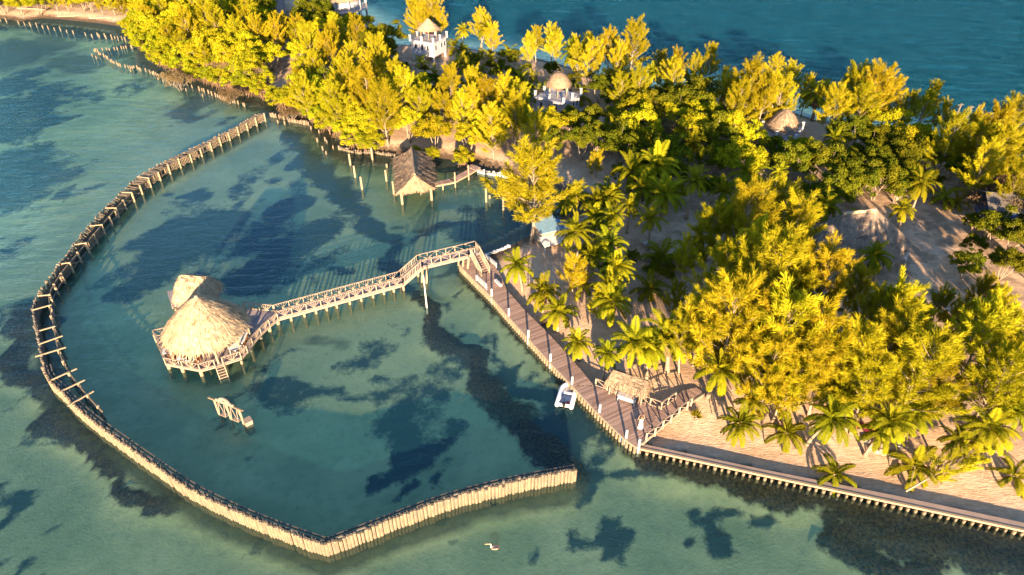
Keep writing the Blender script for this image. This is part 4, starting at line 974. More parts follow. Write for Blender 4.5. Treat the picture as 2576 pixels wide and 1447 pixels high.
# ================================================================== buildings among the trees
LM = {}
def local(t): return MB((0, 0, 0))
def tower(name, label, corner_px, rz, bx, by, z0, hb, stilts, roof_r, roof_mat, px_off, roofz=2.3, roof_h=2.5, sag=-.18, hammock=True):
    """square white house whose flat roof is a railed terrace under a small thatched hut. corner_px: its near lower corner at terrace level"""
    zt = z0 + hb
    pc = P(corner_px[0], corner_px[1], zt); ca, sa = math.cos(rz), math.sin(rz)
    # near corner is local (+bx/2, -by/2)
    cx = pc.x - (bx / 2 * ca + by / 2 * sa); cy = pc.y - (bx / 2 * sa - by / 2 * ca)
    t = thing(name, label, 'house', (cx, cy, 0), rz)
    e = .35
    m = MB(); m.box((0, 0, z0 + hb / 2 - .1), (bx - 2 * e, by - 2 * e, hb - .2)); wall = m.build('wall', M['white_wall'], t)
    m = MB(); m.box((0, 0, zt - .1), (bx, by, .2)); m.build('terrace_slab', M['white_wall'], t)
    m = MB(); m.box((0, 0, zt + .02), (bx - .5, by - .5, .04)); m.build('terrace_floor', M['grey'], t)
    def window(x, y, z, along_x, w=.5, h=1.0):
        f = MB(); d = (w + .16, .08, h + .16) if along_x else (.08, w + .16, h + .16); f.box((x, y, z), d); fo = f.build('window', M['white'], t)
        s = -1 if along_x else 1
        g = MB(); g.box((x, y + s * .04, z) if along_x else (x + s * .04, y, z), (w, .03, h) if along_x else (.03, w, h)); g.build('pane', M['dark'], fo)
    for k in (-.27, 0, .22): window(k * bx, -by / 2 + e - .02, z0 + hb * .6, True)
    for k in (-.3, .1, .3): window(bx / 2 - e + .02, k * by, z0 + hb * .6, False)
    pil = [(sx * (bx / 2 - .2), sy * (by / 2 - .2)) for sx in (-1, 0, 1) for sy in (-1, 0, 1) if (sx, sy) != (0, 0)]
    for (x, y) in pil:
        m = MB(); m.box((x, y, zt + .55), (.34, .34, 1.1)); m.box((x, y, zt + 1.14), (.46, .46, .08)); m.build('terrace_pillar', M['white'], t)
    m = MB()
    for sy in (-1, 1):
        y = sy * (by / 2 - .2)
        for z in (.25, 1.0): m.beam((-bx / 2, y, zt + z), (bx / 2, y, zt + z), .05, .05)
        for k in range(int(bx / .28)): m.box((-bx / 2 + .2 + k * .28, y, zt + .62), (.03, .03, .76))
    for sx in (-1, 1):
        x = sx * (bx / 2 - .2)
        for z in (.25, 1.0): m.beam((x, -by / 2, zt + z), (x, by / 2, zt + z), .05, .05)
        for k in range(int(by / .28)): m.box((x, -by / 2 + .2 + k * .28, zt + .62), (.03, .03, .76))
    m.build('terrace_railing', M['metal_rail'], t)
    if stilts:
        for sx in (-1, 0, 1):
            for sy in (-1, 1):
                m = MB(); m.box((sx * (bx / 2 - .6), sy * (by / 2 - .6), z0 / 2), (.35, .35, z0 + .6)); m.build('stilt', M['white'], t)
    hx, hy = px_off
    c = Vector((hx, hy, 0)); zr = zt + roofz
    thatch_roof('roof', ring(c, roof_r, zr, 28), ring(c, .1, zr + roof_h, 28), roof_mat, t, (0, 0, 0), 8, sag, 26, .35, int(cx * 7) % 97, .06)
    for a in range(6):
        an = a * math.pi / 3; x, y = hx + roof_r * .8 * math.cos(an), hy + roof_r * .8 * math.sin(an); m = MB(); m.cyl((x, y, zt), (x, y, zr + .3), .09, .08, 7); m.build('roof_post', M['beam'], t)
    if hammock:
        hm = bpy.data.objects.new('hammock', None); 
        m = MB(); pts = []
        for i in range(9):
            s = i / 8 * 2 - 1; pts.append((hx + s * roof_r * .72, hy + .2, zt + .75 + .65 * s * s))
        for a, b in zip(pts[:-1], pts[1:]): m.add([(a[0], a[1] - .3, a[2]), (b[0], b[1] - .3, b[2]), (b[0], b[1] + .35, b[2] + .1), (a[0], a[1] + .35, a[2] + .1)], [(0, 1, 2, 3)])
        o = m.build('hammock', M['maroon'], None); o.matrix_world = Matrix.Translation((cx, cy, 0)) @ Matrix.Rotation(rz, 4, 'Z')
        tag(o, 'maroon hammock slung under the thatched top of the ' + label.split(' with')[0].split(' half')[0].replace('square ', ''), 'hammock')
    return t
T1 = tower('stilt_house', 'white stilted house with a pale thatched hut on its railed roof terrace', C(1000, 0, [(568, 425)])[0], R(-26), 6.4, 6.2, 2.2, 3.1, True, 2.45, M['thatch'], (-.2, .5), 2.1, 2.1, sag=.08)
# outside stair landing of the first house
p = T1.location; LM['the stilted white house'] = p.copy()
m = MB(); m.box((-3.6, .2, 4.9), (1.6, 2.2, .12)); 
for k in range(8): m.box((-4.2 + .02, 1.6 + k * .42, 4.8 - k * .42), (.9, .42, .08))
m.build('outside_stair', M['white_wall'], T1)
m = MB()
for x in (-4.35, -2.85):
    for z in (5.4, 5.85): m.beam((x, -.8, z), (x, 1.3, z), .05, .05)
    for k in range(7): m.box((x, -.8 + k * .35, 5.4), (.04, .04, .95))
m.build('stair_railing', M['metal_rail'], T1)
T2 = tower('terrace_house', 'square white house with a brown domed thatch over its railed terrace', C(1000, 0, [(1825, 1010)])[0], R(-36), 6.6, 6.4, .9, 3.3, False, 2.3, M['thatch_brown'], (-.3, .4), 2.1, 2.0, sag=-.55)
LM['the brown-domed white house'] = T2.location.copy()
T3 = tower('thatch_house', 'white house half hidden in dark trees, its wide grey thatch filling the terrace', C(2032, 100, [(330, 1010)])[0], R(-30), 6.4, 6.4, .9, 2.9, False, 2.6, M['thatch_brown'], (.2, .4), 1.2, 2.5, sag=-.45, hammock=False)
LM['the grey-thatched white house'] = T3.location.copy()

# great thatched lodge near the right border
def C12(*pts): return C(2032, 450, pts)
go = P(*C12((1060, 700))[0], 0)
gl_ = thing('thatched_lodge', 'great grey brown thatched lodge with a tall ridge and a lower joined cone', 'lodge', go)
ra = P(*C12((790, 440))[0], 6.6); rb_ = P(*C12((1110, 405))[0], 7.6); ax = (rb_ - ra).normalized(); nx_ = perp(ax); bt = []
ground_c = [Vector((q.x, q.y, 2.3)) for q in (ra, rb_)]
for k in range(56):
    a = 2 * math.pi * k / 56; c = ground_c[1] if math.cos(a) > 0 else ground_c[0]
    bt.append(c + ax * 5.2 * math.cos(a) + nx_ * 4.7 * math.sin(a))
bt = resample(bt, 72); thatch_roof('roof', bt, ridge_of(bt, ra, rb_), M['thatch_grey'], gl_, go, 12, -.1, 24, .4, 51, .05)
m = MB(go); m.tube([ra + (rb_ - ra) * (i / 8) + Vector((0, 0, .1 + .05 * math.sin(i * 2.1))) for i in range(9)], .2, 7); m.build('ridge_roll', M['thatch'], gl_)  # pale roll added as the highlight along the ridge
c = P(*C12((700, 535))[0], 5.6); c2 = Vector((c.x, c.y, 0))
thatch_roof('roof', ring(c2, 3.9, 2.3, 40), ring(c2, .1, 5.6, 40), M['thatch_grey'], gl_, go, 10, -.1, 24, .4, 52, .05)
m = MB(go); 
for g, r_ in ((ground_c[0], 3.6), (ground_c[1], 3.9), (c2, 3.0)):
    for k in range(9): a = k * .7; m.cyl((g.x + r_ * math.cos(a), g.y + r_ * math.sin(a), .4), (g.x + r_ * math.cos(a), g.y + r_ * math.sin(a), 3.2), .14, .14, 7)
m.build('roof_posts', M['beam'], gl_)
LM['the great thatched lodge'] = go.copy()
p = P(*C12((1370, 850))[0], 1.2); m = MB(p); a_, b_, c_, d_ = [P(x, y, z) for (x, y), z in zip(C12((1435, 785), (1400, 880), (1300, 850), (1290, 830)), (3.4, 2.4, 2.4, 2.9))]
m.add([a_, b_, c_, d_], [(3, 2, 1, 0)]); m.add([q + Vector((0, 0, .03)) for q in (a_, b_, c_, d_)], [(0, 1, 2, 3)])
for q in (a_, b_, c_): m.cyl((q.x, q.y, .5), (q.x, q.y, q.z), .05, .05, 6)
tag(m.build('shade_sail', M['white']), 'white pointed shade sail beside the great thatched lodge', 'shade sail')

# blue boarded house at the right border
bp = P(*C12((2250, 560))[0], 1.0); bl = thing('blue_house', 'blue boarded house with a pale balcony behind the bare tree', 'house', (bp.x, bp.y, 0), R(-14)); LM['the blue boarded house'] = bp.copy()
m = MB(); m.box((0, 0, 3.6), (5.0, 4.6, 2.6)); m.build('wall', M['blue_wall'], bl)
m = MB(); m.box((0, -2.9, 2.2), (5.6, 1.4, .12)); m.build('balcony', M['rail'], bl)
m = MB(); m.beam((-2.8, -3.55, 3.1), (2.8, -3.55, 3.1), .08, .08); [m.box((-2.7 + k * .6, -3.55, 2.65), (.06, .06, .9)) for k in range(10)]; m.build('balcony_railing', M['rail'], bl)
m = MB(); m.add([(-3, -2.9, 4.9), (3, -2.9, 4.9), (3, 0, 6.1), (-3, 0, 6.1), (-3, 2.9, 4.9), (3, 2.9, 4.9), (-3, -2.9, 4.8), (3, -2.9, 4.8), (3, 0, 6.0), (-3, 0, 6.0), (-3, 2.9, 4.8), (3, 2.9, 4.8)], [(0, 1, 2, 3), (3, 2, 5, 4), (7, 6, 9, 8), (8, 9, 10, 11), (0, 6, 7, 1), (4, 5, 11, 10), (0, 3, 9, 6), (3, 4, 10, 9), (1, 7, 8, 2), (2, 8, 11, 5)]); m.build('roof', M['stake_dark'], bl)
for x in (-2.3, 0, 2.3):
    for y in (-3.3, 2): m = MB(); m.box((x, y, 1.1), (.2, .2, 2.6)); m.build('stilt', M['rail'], bl)
for x in (-1.4, 1.3):
    m = MB(); m.box((x, -2.32, 3.6), (.9, .06, 1.1)); w = m.build('window', M['white'], bl); m = MB(); m.box((x, -2.36, 3.6), (.7, .04, .9)); m.build('pane', M['dark'], w)
# blue tarpaulin shed by the channel
sp_ = P(*C3((1690, 1080))[0], .9); sh = thing('shed', 'small white walled shed with pale blue sheet roof by the channel', 'shed', (sp_.x, sp_.y, 0), R(24)); LM['the blue-roofed shed'] = sp_.copy()
m = MB(); m.box((0, 1.0, 1.9), (2.6, 2.6, 2.2)); m.build('wall', M['rail'], sh)
m = MB(); m.add([(-1.6, -.5, 3.0), (1.6, -.5, 3.0), (1.6, 2.5, 3.5), (-1.6, 2.5, 3.5), (-1.6, -.5, 2.93), (1.6, -.5, 2.93), (1.6, 2.5, 3.43), (-1.6, 2.5, 3.43)], [(0, 1, 2, 3), (7, 6, 5, 4), (0, 4, 5, 1), (1, 5, 6, 2), (2, 6, 7, 3), (3, 7, 4, 0)]); 
for k in range(11): m.beam((-1.5 + k * .3, -.5, 3.02), (-1.5 + k * .3, 2.5, 3.52), .08, .04)
m.build('roof', M['blue_roof'], sh)
m = MB(); m.add([(-1.9, -2.1, 2.0), (1.4, -2.1, 2.0), (1.4, -.3, 2.4), (-1.9, -.3, 2.4), (-1.9, -2.1, 1.93), (1.4, -2.1, 1.93), (1.4, -.3, 2.33), (-1.9, -.3, 2.33)], [(0, 1, 2, 3), (7, 6, 5, 4), (0, 4, 5, 1), (1, 5, 6, 2), (2, 6, 7, 3), (3, 7, 4, 0)]); m.build('porch_roof', M['white'], sh)
for x in (-1.7, 1.2): m = MB(); m.box((x, -1.95, 1.3), (.1, .1, 1.4)); m.build('porch_post', M['white'], sh)
m = MB(); m.box((-.4, -.33, 1.6), (.8, .06, 1.6)); m.build('door', M['dark'], sh)
tp = P(*C3((1765, 895))[0], 2.4); m = MB((tp.x, tp.y, 1)); 
for i in range(6):
    for j in range(6):
        def q(i, j): 
            x = (i / 6 - .5) * 2.0; y = (j / 6 - .5) * 2.8; return (tp.x + x * .9 + y * .2, tp.y + y * .9 - x * .3, 2.6 - .16 * x * x - .12 * y * y + .06 * math.sin(3 * x + 2 * y))
        m.quad(q(i, j), q(i + 1, j), q(i + 1, j + 1), q(i, j + 1))
for i in (0, 6):
    for j in (0, 6): z = q(i, j); m.cyl((z[0], z[1], .6), z, .05, .05, 6)
tag(m.build('blue_canopy', M['blue']), 'bright blue tarpaulin canopy behind the small shed by the channel', 'canopy')
for (x, y), lb in ((C(1400, 400, [(1965, 610)])[0], 'small blue tarpaulin among the palms before the dark trees'), (C12((2365, 180))[0], 'bright blue tarpaulin seen through the trees by the blue house')):
    p = P(x, y, 2.0); m = MB((p.x, p.y, 1)); m.add([(p.x - 1, p.y - .7, 1.9), (p.x + 1, p.y - .7, 1.8), (p.x + 1, p.y + .8, 2.2), (p.x - 1, p.y + .8, 2.3)], [(0, 1, 2, 3)])
    for a in ((-1, -.7, 1.9), (1, -.7, 1.8), (1, .8, 2.2), (-1, .8, 2.3)): m.cyl((p.x + a[0], p.y + a[1], .5), (p.x + a[0], p.y + a[1], a[2]), .05, .05, 6)
    tag(m.build('blue_canopy', M['blue']), lb, 'canopy')
# round sea house on stilts at the top border
hp = P(*C(600, 0, [(1120, 60)])[0], 3.0); rh = thing('sea_house', 'round thatched house on white stilts over the sea at the upper border', 'house', (hp.x, hp.y, 0)); LM['the round sea house'] = Vector((hp.x, hp.y, 0))
m = MB(); m.lathe((0, 0, 0), [(.1, 2.7), (7.2, 2.7), (7.2, 2.95), (.1, 2.95)], 28); m.build('deck', M['white_wall'], rh)
m = MB(); m.lathe((0, 0, 0), [(5.2, 2.95), (5.2, 5.6)], 28); m.build('wall', M['white_wall'], rh)
thatch_roof('roof', ring(Vector((0, 0, 0)), 6.1, 5.4, 40), ring(Vector((0, 0, 0)), .1, 10, 40), M['thatch_brown'], rh, (0, 0, 0), 9, -.1, 14, .4, 61, .1)
m = MB()
for k in range(56):
    a = 2 * math.pi * k / 56; b = 2 * math.pi * (k + 1) / 56; pa = (7.05 * math.cos(a), 7.05 * math.sin(a)); pb = (7.05 * math.cos(b), 7.05 * math.sin(b))
    for z in (3.4, 3.95): m.beam((*pa, z), (*pb, z), .05, .05)
    m.box((*pa, 3.45), (.05, .05, 1.0))
m.build('railing', M['metal_rail'], rh)
for k in range(12):
    a = 2 * math.pi * k / 12; m = MB(); m.cyl((6.9 * math.cos(a), 6.9 * math.sin(a), -3), (6.9 * math.cos(a), 6.9 * math.sin(a), 2.8), .2, .2, 8); m.cyl((6.9 * math.cos(a), 6.9 * math.sin(a), 2.9), (6.9 * math.cos(a), 6.9 * math.sin(a), 5.6), .12, .12, 8); m.build('stilt', M['white'], rh)
wp = [P(x, y, 2.0) for x, y in C(600, 0, [(560, 175), (545, 60), (505, -60), (500, -200)])]; wo2 = cen(wp); wo2.z = 0
aw = thing('raised_walkway', 'raised grey plank walkway with bent railings climbing through the upper trees', 'walkway', wo2)
m = MB(wo2)
for a, b in zip(wp[:-1], wp[1:]):
    n = perp(b - a) * 1.0; k = int((b - a).length / .25)
    for i in range(k): p = a + (b - a) * ((i + .5) / k); m.beam(p - n, p + n, .22, .06)
m.build('deck', M['deck_grey'], aw)
for s_ in (-1, 1): railing(aw, [p + perp(wp[1] - wp[0]) * s_ for p in wp], .95, wo2, M['deck_grey'], 2.0, 0)
# small things
def log(px, h, L, ang, r_, lb, mat='bark'):
    p = P(*px, h); z = gz(p.x, p.y); m = MB((p.x, p.y, z)); d = Vector((math.cos(ang), math.sin(ang), 0)) * L / 2; m.tube([p - d + Vector((0, 0, z - p.z + r_)), Vector((p.x, p.y + .1, z + r_)), p + d + Vector((0, 0, z - p.z + r_))], [r_, r_ * .9, r_ * .6], 7)
    tag(m.build('driftwood_log', M[mat]), lb, 'log')
log(C(0, 0, [(310, 100)])[0], .8, 9, R(-10), .25, 'pale fallen log lying across the upper beach')
log(C(0, 0, [(690, 168)])[0], .2, 7, R(6), .2, 'driftwood log along the beach waterline under the golden shrubs')
log(C(0, 0, [(980, 190)])[0], .2, 6, R(8), .2, 'driftwood log at the waterline farther along the beach')
log(C(2032, 1135, [(255, 858)])[0], .0, 2.6, R(-4), .08, 'thin dark stick floating in the shallows off the sea wall', 'stake_dark')
hk = P(*C(2032, 800, [(1050, 1250)])[0], 1.2); m = MB((hk.x, hk.y, .8)); z = gz(hk.x, hk.y)
for i in range(8):
    s0 = i / 8 * 2 - 1; s1 = (i + 1) / 8 * 2 - 1; m.add([(hk.x + s0 * 1.3, hk.y - .45, z + .5 + .7 * s0 * s0), (hk.x + s1 * 1.3, hk.y - .45, z + .5 + .7 * s1 * s1), (hk.x + s1 * 1.3, hk.y + .45, z + .75 + .7 * s1 * s1), (hk.x + s0 * 1.3, hk.y + .45, z + .75 + .7 * s0 * s0)], [(0, 1, 2, 3)])
m.cyl((hk.x - 1.35, hk.y, z), (hk.x - 1.35, hk.y, z + 1.6), .06, .05, 6); m.cyl((hk.x + 1.35, hk.y, z), (hk.x + 1.35, hk.y, z + 1.6), .06, .05, 6)
tag(m.build('hammock', M['maroon']), 'maroon cloth hammock hung low between palms above the sea wall sand', 'hammock')
p = P(*C(1400, 400, [(1185, 905)])[0], 1); z = gz(p.x, p.y); t_ = thing('sun_lounger', 'white sun lounger on the shaded sand behind the palms', 'lounger', (p.x, p.y, z), R(20))
m = MB(); m.box((0, 0, .35), (1.3, .65, .08)); m.build('seat', M['white'], t_); m = MB(); m.beam((-.65, 0, .36), (-1.1, 0, .85), .65, .07); m.build('backrest', M['white'], t_)
for x in (-.5, .55):
    for y in (-.27, .27): m = MB(); m.box((x, y, .16), (.06, .06, .32)); m.build('leg', M['white'], t_)
# ring of stones round the palm bed above the sea wall
for k, (x, y) in enumerate(C(2032, 1135, [(1010, 125), (1060, 195), (1130, 222), (1190, 240), (1245, 262), (1300, 275), (1345, 288), (1385, 310), (1330, 170), (1260, 140)])):
    p = P(x, y, .8); z = gz(p.x, p.y); m = MB((p.x, p.y, z)); s = rk.uniform(.28, .42); m.lathe((p.x, p.y, z), [(s * .9, -.2), (s, .1), (s * .7, s * .6), (.01, s * .7)], 8, rk.uniform(1.0, 1.6), 1, rk.uniform(0, 3))
    tag(m.build('border_stone', M['rock'], smooth=True), 'rounded stone of the curved border round the palm bed, %s along it' % ORD[k], 'stone', 'border stones round the palm bed')

# ================================================================== the person and the bird
def skin_figure(name, verts, edges, radii, mat, parent=None, root=0, sub=2, loc=(0, 0, 0), rz=0):
    me = bpy.data.meshes.new(name); me.from_pydata(verts, edges, []); o = mesh_obj(name, me, parent, loc); o.rotation_euler = (0, 0, rz)
    sk = o.modifiers.new('skin', 'SKIN'); ss = o.modifiers.new('sub', 'SUBSURF'); ss.levels = sub; ss.render_levels = sub
    for i, r_ in enumerate(radii):
        d = me.skin_vertices[0].data[i]; d.radius = (r_, r_) if not isinstance(r_, tuple) else r_; d.use_root = (i == root)
    dg_ = bpy.context.evaluated_depsgraph_get(); m2 = bpy.data.meshes.new_from_object(o.evaluated_get(dg_)); o.modifiers.clear(); o.data = m2; m2.name = name
    m2.materials.clear(); m2.materials.append(mat); m2.polygons.foreach_set('use_smooth', [True] * len(m2.polygons)); return o
M['skin'] = plain('skin', (0.30, 0.17, 0.11), 0.05, 0.6); M['hair'] = plain('hair', (0.16, 0.09, 0.04), 0.2, 0.7); M['dress'] = plain('white_dress', (0.60, 0.56, 0.53), 0.08, 0.8, 6)
pp = P(*C10((912, 1190))[0], ZW + .03)
V = [(0, 0, .94), (0, 0, 1.08), (0, .01, 1.26), (0, 0, 1.42), (0, 0, 1.50), (0, -.01, 1.60), (0, -.02, 1.69),           # pelvis .. head
     (.10, 0, .88), (.11, .03, .50), (.10, -.06, .09), (.11, .07, .03), (-.10, 0, .88), (-.11, -.04, .50), (-.10, -.02, .09), (-.12, .11, .03),
     (.18, 0, 1.40), (.30, .02, 1.56), (.22, .06, 1.78), (.19, .07, 1.86), (-.18, 0, 1.40), (-.33, .03, 1.50), (-.24, .08, 1.72), (-.20, .1, 1.81)]
E = [(0, 1), (1, 2), (2, 3), (3, 4), (4, 5), (5, 6), (0, 7), (7, 8), (8, 9), (9, 10), (0, 11), (11, 12), (12, 13), (13, 14), (3, 15), (15, 16), (16, 17), (17, 18), (3, 19), (19, 20), (20, 21), (21, 22)]
RD = [(.15, .11), (.12, .09), (.14, .10), (.10, .07), .05, (.075, .09), (.07, .085), .085, .055, .038, .03, .085, .055, .038, .03, .05, .038, .03, .034, .05, .038, .03, .034]
person = skin_figure('person', V, E, RD, M['skin'], loc=tuple(pp), rz=R(12))
tag(person, 'person in a long white beach dress standing on the terrace with both arms raised', 'person')
m = MB(); m.lathe((0, 0, 0), [(.30, .28), (.27, .45), (.21, .75), (.19, .92), (.15, 1.08), (.18, 1.26), (.17, 1.38), (.08, 1.46)], 18, 1, .75); m.build('dress', M['dress'], person, smooth=True)
m = MB(); m.lathe((0, .02, 0), [(.06, 1.45), (.105, 1.52), (.11, 1.64), (.09, 1.74), (.02, 1.785)], 14, .95, 1.05); m.build('hair', M['hair'], person, smooth=True)
for sx, hx, hy, hz in ((1, .19, .07, 1.88), (-1, -.20, .1, 1.83)):
    m = MB()
    for k, L_ in enumerate((.075, .085, .08, .06)): x = hx + (k - 1.5) * .02; m.tube([(x, hy, hz), (x + .004 * sx, hy - .01, hz + L_ * .6), (x + .006 * sx, hy - .03, hz + L_)], [.010, .009, .007], 5)
    m.tube([(hx - sx * .03, hy, hz - .02), (hx - sx * .065, hy - .01, hz + .02), (hx - sx * .075, hy - .02, hz + .045)], [.012, .010, .008], 5); m.build('fingers', M['skin'], person)
m = MB(); m.beam((-.02, -.115, 1.615), (.02, -.115, 1.615), .02, .05); m.beam((-.05, -.10, 1.63), (-.025, -.105, 1.63), .02, .015); m.beam((.025, -.105, 1.63), (.05, -.10, 1.63), .02, .015); m.build('face', M['hair'], person)
bp_ = P(*C(1250, 1430, [(1440, 690)], 20.675)[0], 0)
M['feather'] = plain('white_feathers', (0.50, 0.40, 0.30), 0.1, 0.8, 8); M['feather_dark'] = plain('brown_feathers', (0.10, 0.05, 0.03), 0.3, 0.8, 6); M['bill'] = plain('bill', (0.42, 0.30, 0.14), 0.1, 0.5)
V = [(0, 0, .10), (-.22, 0, .11), (.25, 0, .14), (.42, 0, .20), (-.30, 0, .20), (-.31, 0, .36), (-.27, 0, .47), (-.34, 0, .54), (-.42, 0, .52), (-.44, 0, .505)]
E = [(0, 1), (0, 2), (2, 3), (1, 4), (4, 5), (5, 6), (6, 7), (7, 8), (8, 9)]
bird = skin_figure('pelican', V, E, [(.20, .15), (.16, .13), (.15, .10), (.05, .03), .075, .05, .045, .06, .045, .03], M['feather'], loc=(bp_.x, bp_.y, 0), rz=R(-8))
tag(bird, 'brown backed pelican floating alone on the green water below the breakwater', 'bird')
m = MB(); m.lathe((0, 0, 0), [(.01, 0), (.035, .05), (.03, .3), (.012, .42)], 8); o = m.build('bill', M['bill'], bird); o.location = (-.43, 0, .52); o.rotation_euler = (0, R(-105), 0)
for s_ in (-1, 1):
    m = MB(); m.lathe((0, 0, 0), [(.01, -.33), (.07, -.2), (.11, 0), (.09, .2), (.02, .38)], 10, 1, .45); o = m.build('wing', M['feather_dark'], bird, smooth=True); o.location = (.08, s_ * .13, .20); o.rotation_euler = (R(s_ * 8), R(84), 0)
# ================================================================== trees: each variant built once, then copied
class LeafBuf:
    def __init__(s): s.c = []; s.d = []; s.s = []; s.L = []; s.W = []
    def add(s, c, d, sd, L, W): s.c.append(c); s.d.append(d); s.s.append(sd); s.L.append(L); s.W.append(W)
    def mesh(s, name, mat, bend=0.0):
        c = np.concatenate(s.c); d = np.concatenate(s.d); sd = np.concatenate(s.s); L = np.concatenate(s.L)[:, None]; W = np.concatenate(s.W)[:, None]
        d /= np.linalg.norm(d, axis=1, keepdims=True) + 1e-9; sd = sd - d * (sd * d).sum(1, keepdims=True); sd /= np.linalg.norm(sd, axis=1, keepdims=True) + 1e-9
        n = len(c); v = np.empty((n, 4, 3)); v[:, 0] = c; v[:, 1] = c + d * L * .45 + sd * W; v[:, 2] = c + d * L; v[:, 3] = c + d * L * .45 - sd * W
        me = bpy.data.meshes.new(name); me.vertices.add(n * 4); me.vertices.foreach_set('co', v.astype(np.float32).ravel())
        me.loops.add(n * 4); me.loops.foreach_set('vertex_index', np.arange(n * 4, dtype=np.int32)); me.polygons.add(n); me.polygons.foreach_set('loop_start', np.arange(0, n * 4, 4, dtype=np.int32))
        me.update(calc_edges=True); me.materials.append(mat); return me
def rv(g, n): 
    a = g.normal(size=(n, 3)); return a / np.linalg.norm(a, axis=1, keepdims=True)

def leaf_mat(name, ca, cb, cc, tl=0.25):
    t = NT(name); oi = t.n('ObjectInfo').outputs['Random']; isl = t.n('NewGeometry').outputs['Random Per Island']
    nz = t.noise(0.5, 2, 0.5, t.geo())
    col = t.mix(isl, ca, cb); col = t.mix(t.math('MULTIPLY', t.ramp(nz, [(0.42, 0.0), (0.62, 1.0)]), 0.55), col, cc)
    hs = t.n('HueSaturation'); t.l(col, hs.inputs['Color']); t.l(t.math('MULTIPLY_ADD', oi, 0.032, 0.495), hs.inputs['Hue']); t.l(t.math('MULTIPLY_ADD', t.math('FRACT', t.math('MULTIPLY', oi, 7.31)), 0.50, 0.74), hs.inputs['Value'])
    df = t.n('BsdfDiffuse'); t.l(hs.outputs[0], df.inputs[0]); tr = t.n('BsdfTranslucent'); t.l(hs.outputs[0], tr.inputs[0])
    ms = t.n('MixShader'); ms.inputs[0].default_value = tl; t.l(df.outputs[0], ms.inputs[1]); t.l(tr.outputs[0], ms.inputs[2])
    return t.done(ms.outputs[0])
M['needles'] = leaf_mat('casuarina_needles', (0.34, 0.258, 0.009), (0.195, 0.165, 0.008), (0.38, 0.28, 0.016))
M['broadleaf'] = leaf_mat('broad_leaves', (0.31, 0.25, 0.008), (0.165, 0.172, 0.008), (0.35, 0.27, 0.010))
M['broadleaf_dark'] = leaf_mat('dark_broad_leaves', (0.105, 0.105, 0.007), (0.05, 0.065, 0.006), (0.15, 0.13, 0.007))
M['mangrove'] = leaf_mat('mangrove_leaves', (0.26, 0.235, 0.008), (0.14, 0.17, 0.008), (0.31, 0.245, 0.010))
M['frond'] = leaf_mat('palm_fronds', (0.22, 0.20, 0.008), (0.13, 0.135, 0.008), (0.26, 0.21, 0.008), .3)
M['dry_leaf'] = leaf_mat('dry_twigs', (0.13, 0.085, 0.045), (0.18, 0.12, 0.07), (0.10, 0.06, 0.03), .1)

def limbs_mesh(name, tubes, mat):
    m = MB()
    for pts, rad, n in tubes: m.tube(pts, rad, n)
    me = bpy.data.meshes.new(name); me.from_pydata([tuple(a) for a in m.v], [], m.f); me.materials.append(mat); me.polygons.foreach_set('use_smooth', [True] * len(me.polygons)); me.update(); return me

def casuarina(seed, h=10.0, wide=.34, dens=1.0, droop=.25, low=.2, nb=46):
    g = np.random.default_rng(seed); r = random.Random(seed); tubes = []; B = LeafBuf()
    bend = Vector((r.uniform(-.5, .5), r.uniform(-.5, .5), 0)); nseg = 9
    tp = [Vector((bend.x * math.sin(t * 2.2) + bend.y * .4 * math.sin(t * 5), bend.y * math.sin(t * 2.5), h * t)) for t in [k / nseg for k in range(nseg + 1)]]
    tubes.append((tp, [.16 * (1 - .93 * k / nseg) * h / 10 + .012 for k in range(nseg + 1)], 8))
    def trunk(t): k = min(nseg - 1, int(t * nseg)); return tp[k].lerp(tp[k + 1], t * nseg - k)
    az = r.uniform(0, 6)
    for b in range(nb):
        t = low + (.985 - low) * (b + r.random() * .8) / nb; az += 2.4 + r.uniform(-.5, .5)
        prof = min(1, (t - low + .12) / .22) * (1.02 - t) ** .55
        L = (h * wide * prof * r.uniform(.65, 1.2) + .45); el = R(r.uniform(12, 38) + 34 * t)
        d = Vector((math.cos(az) * math.cos(el), math.sin(az) * math.cos(el), math.sin(el))); p0 = trunk(t)
        pts = [p0 + d * L * s + Vector((0, 0, .16 * L * s * s)) for s in (0, .33, .66, 1)]; tubes.append((pts, [.05 * L / 3 + .012, .035 * L / 3 + .01, .02 * L / 3 + .008, .006], 5))
        npl = max(2, int(L * 1.45)); 
        for k in range(npl):
            s = .30 + .72 * (k + r.random()) / npl; i = min(2, int(s * 3)); q = pts[i].lerp(pts[i + 1], min(1.1, s * 3 - i))
            pd = (d * .8 + Vector((0, 0, .45)) + Vector((r.uniform(-.75, .75), r.uniform(-.75, .75), r.uniform(-.35, .5)))).normalized(); PL = r.uniform(1.0, 1.9) * (.6 + .4 * h / 10)
            nt = int(105 * dens * PL); u = g.random(nt); off = rv(g, nt) * (.31 * (1.05 - u) ** .8)[:, None] * g.random((nt, 1)) ** .5
            c = np.array(q) + np.array(pd) * (u * PL)[:, None] + off
            dd = np.array(pd) * .9 + rv(g, nt) * .5; dd[:, 2] -= droop * g.random(nt) * 2
            B.add(c, dd, rv(g, nt), g.uniform(.32, .68, nt), g.uniform(.014, .032, nt))
    return limbs_mesh('casuarina_trunk', tubes, M['bark']), B.mesh('casuarina_crown', M['needles'])

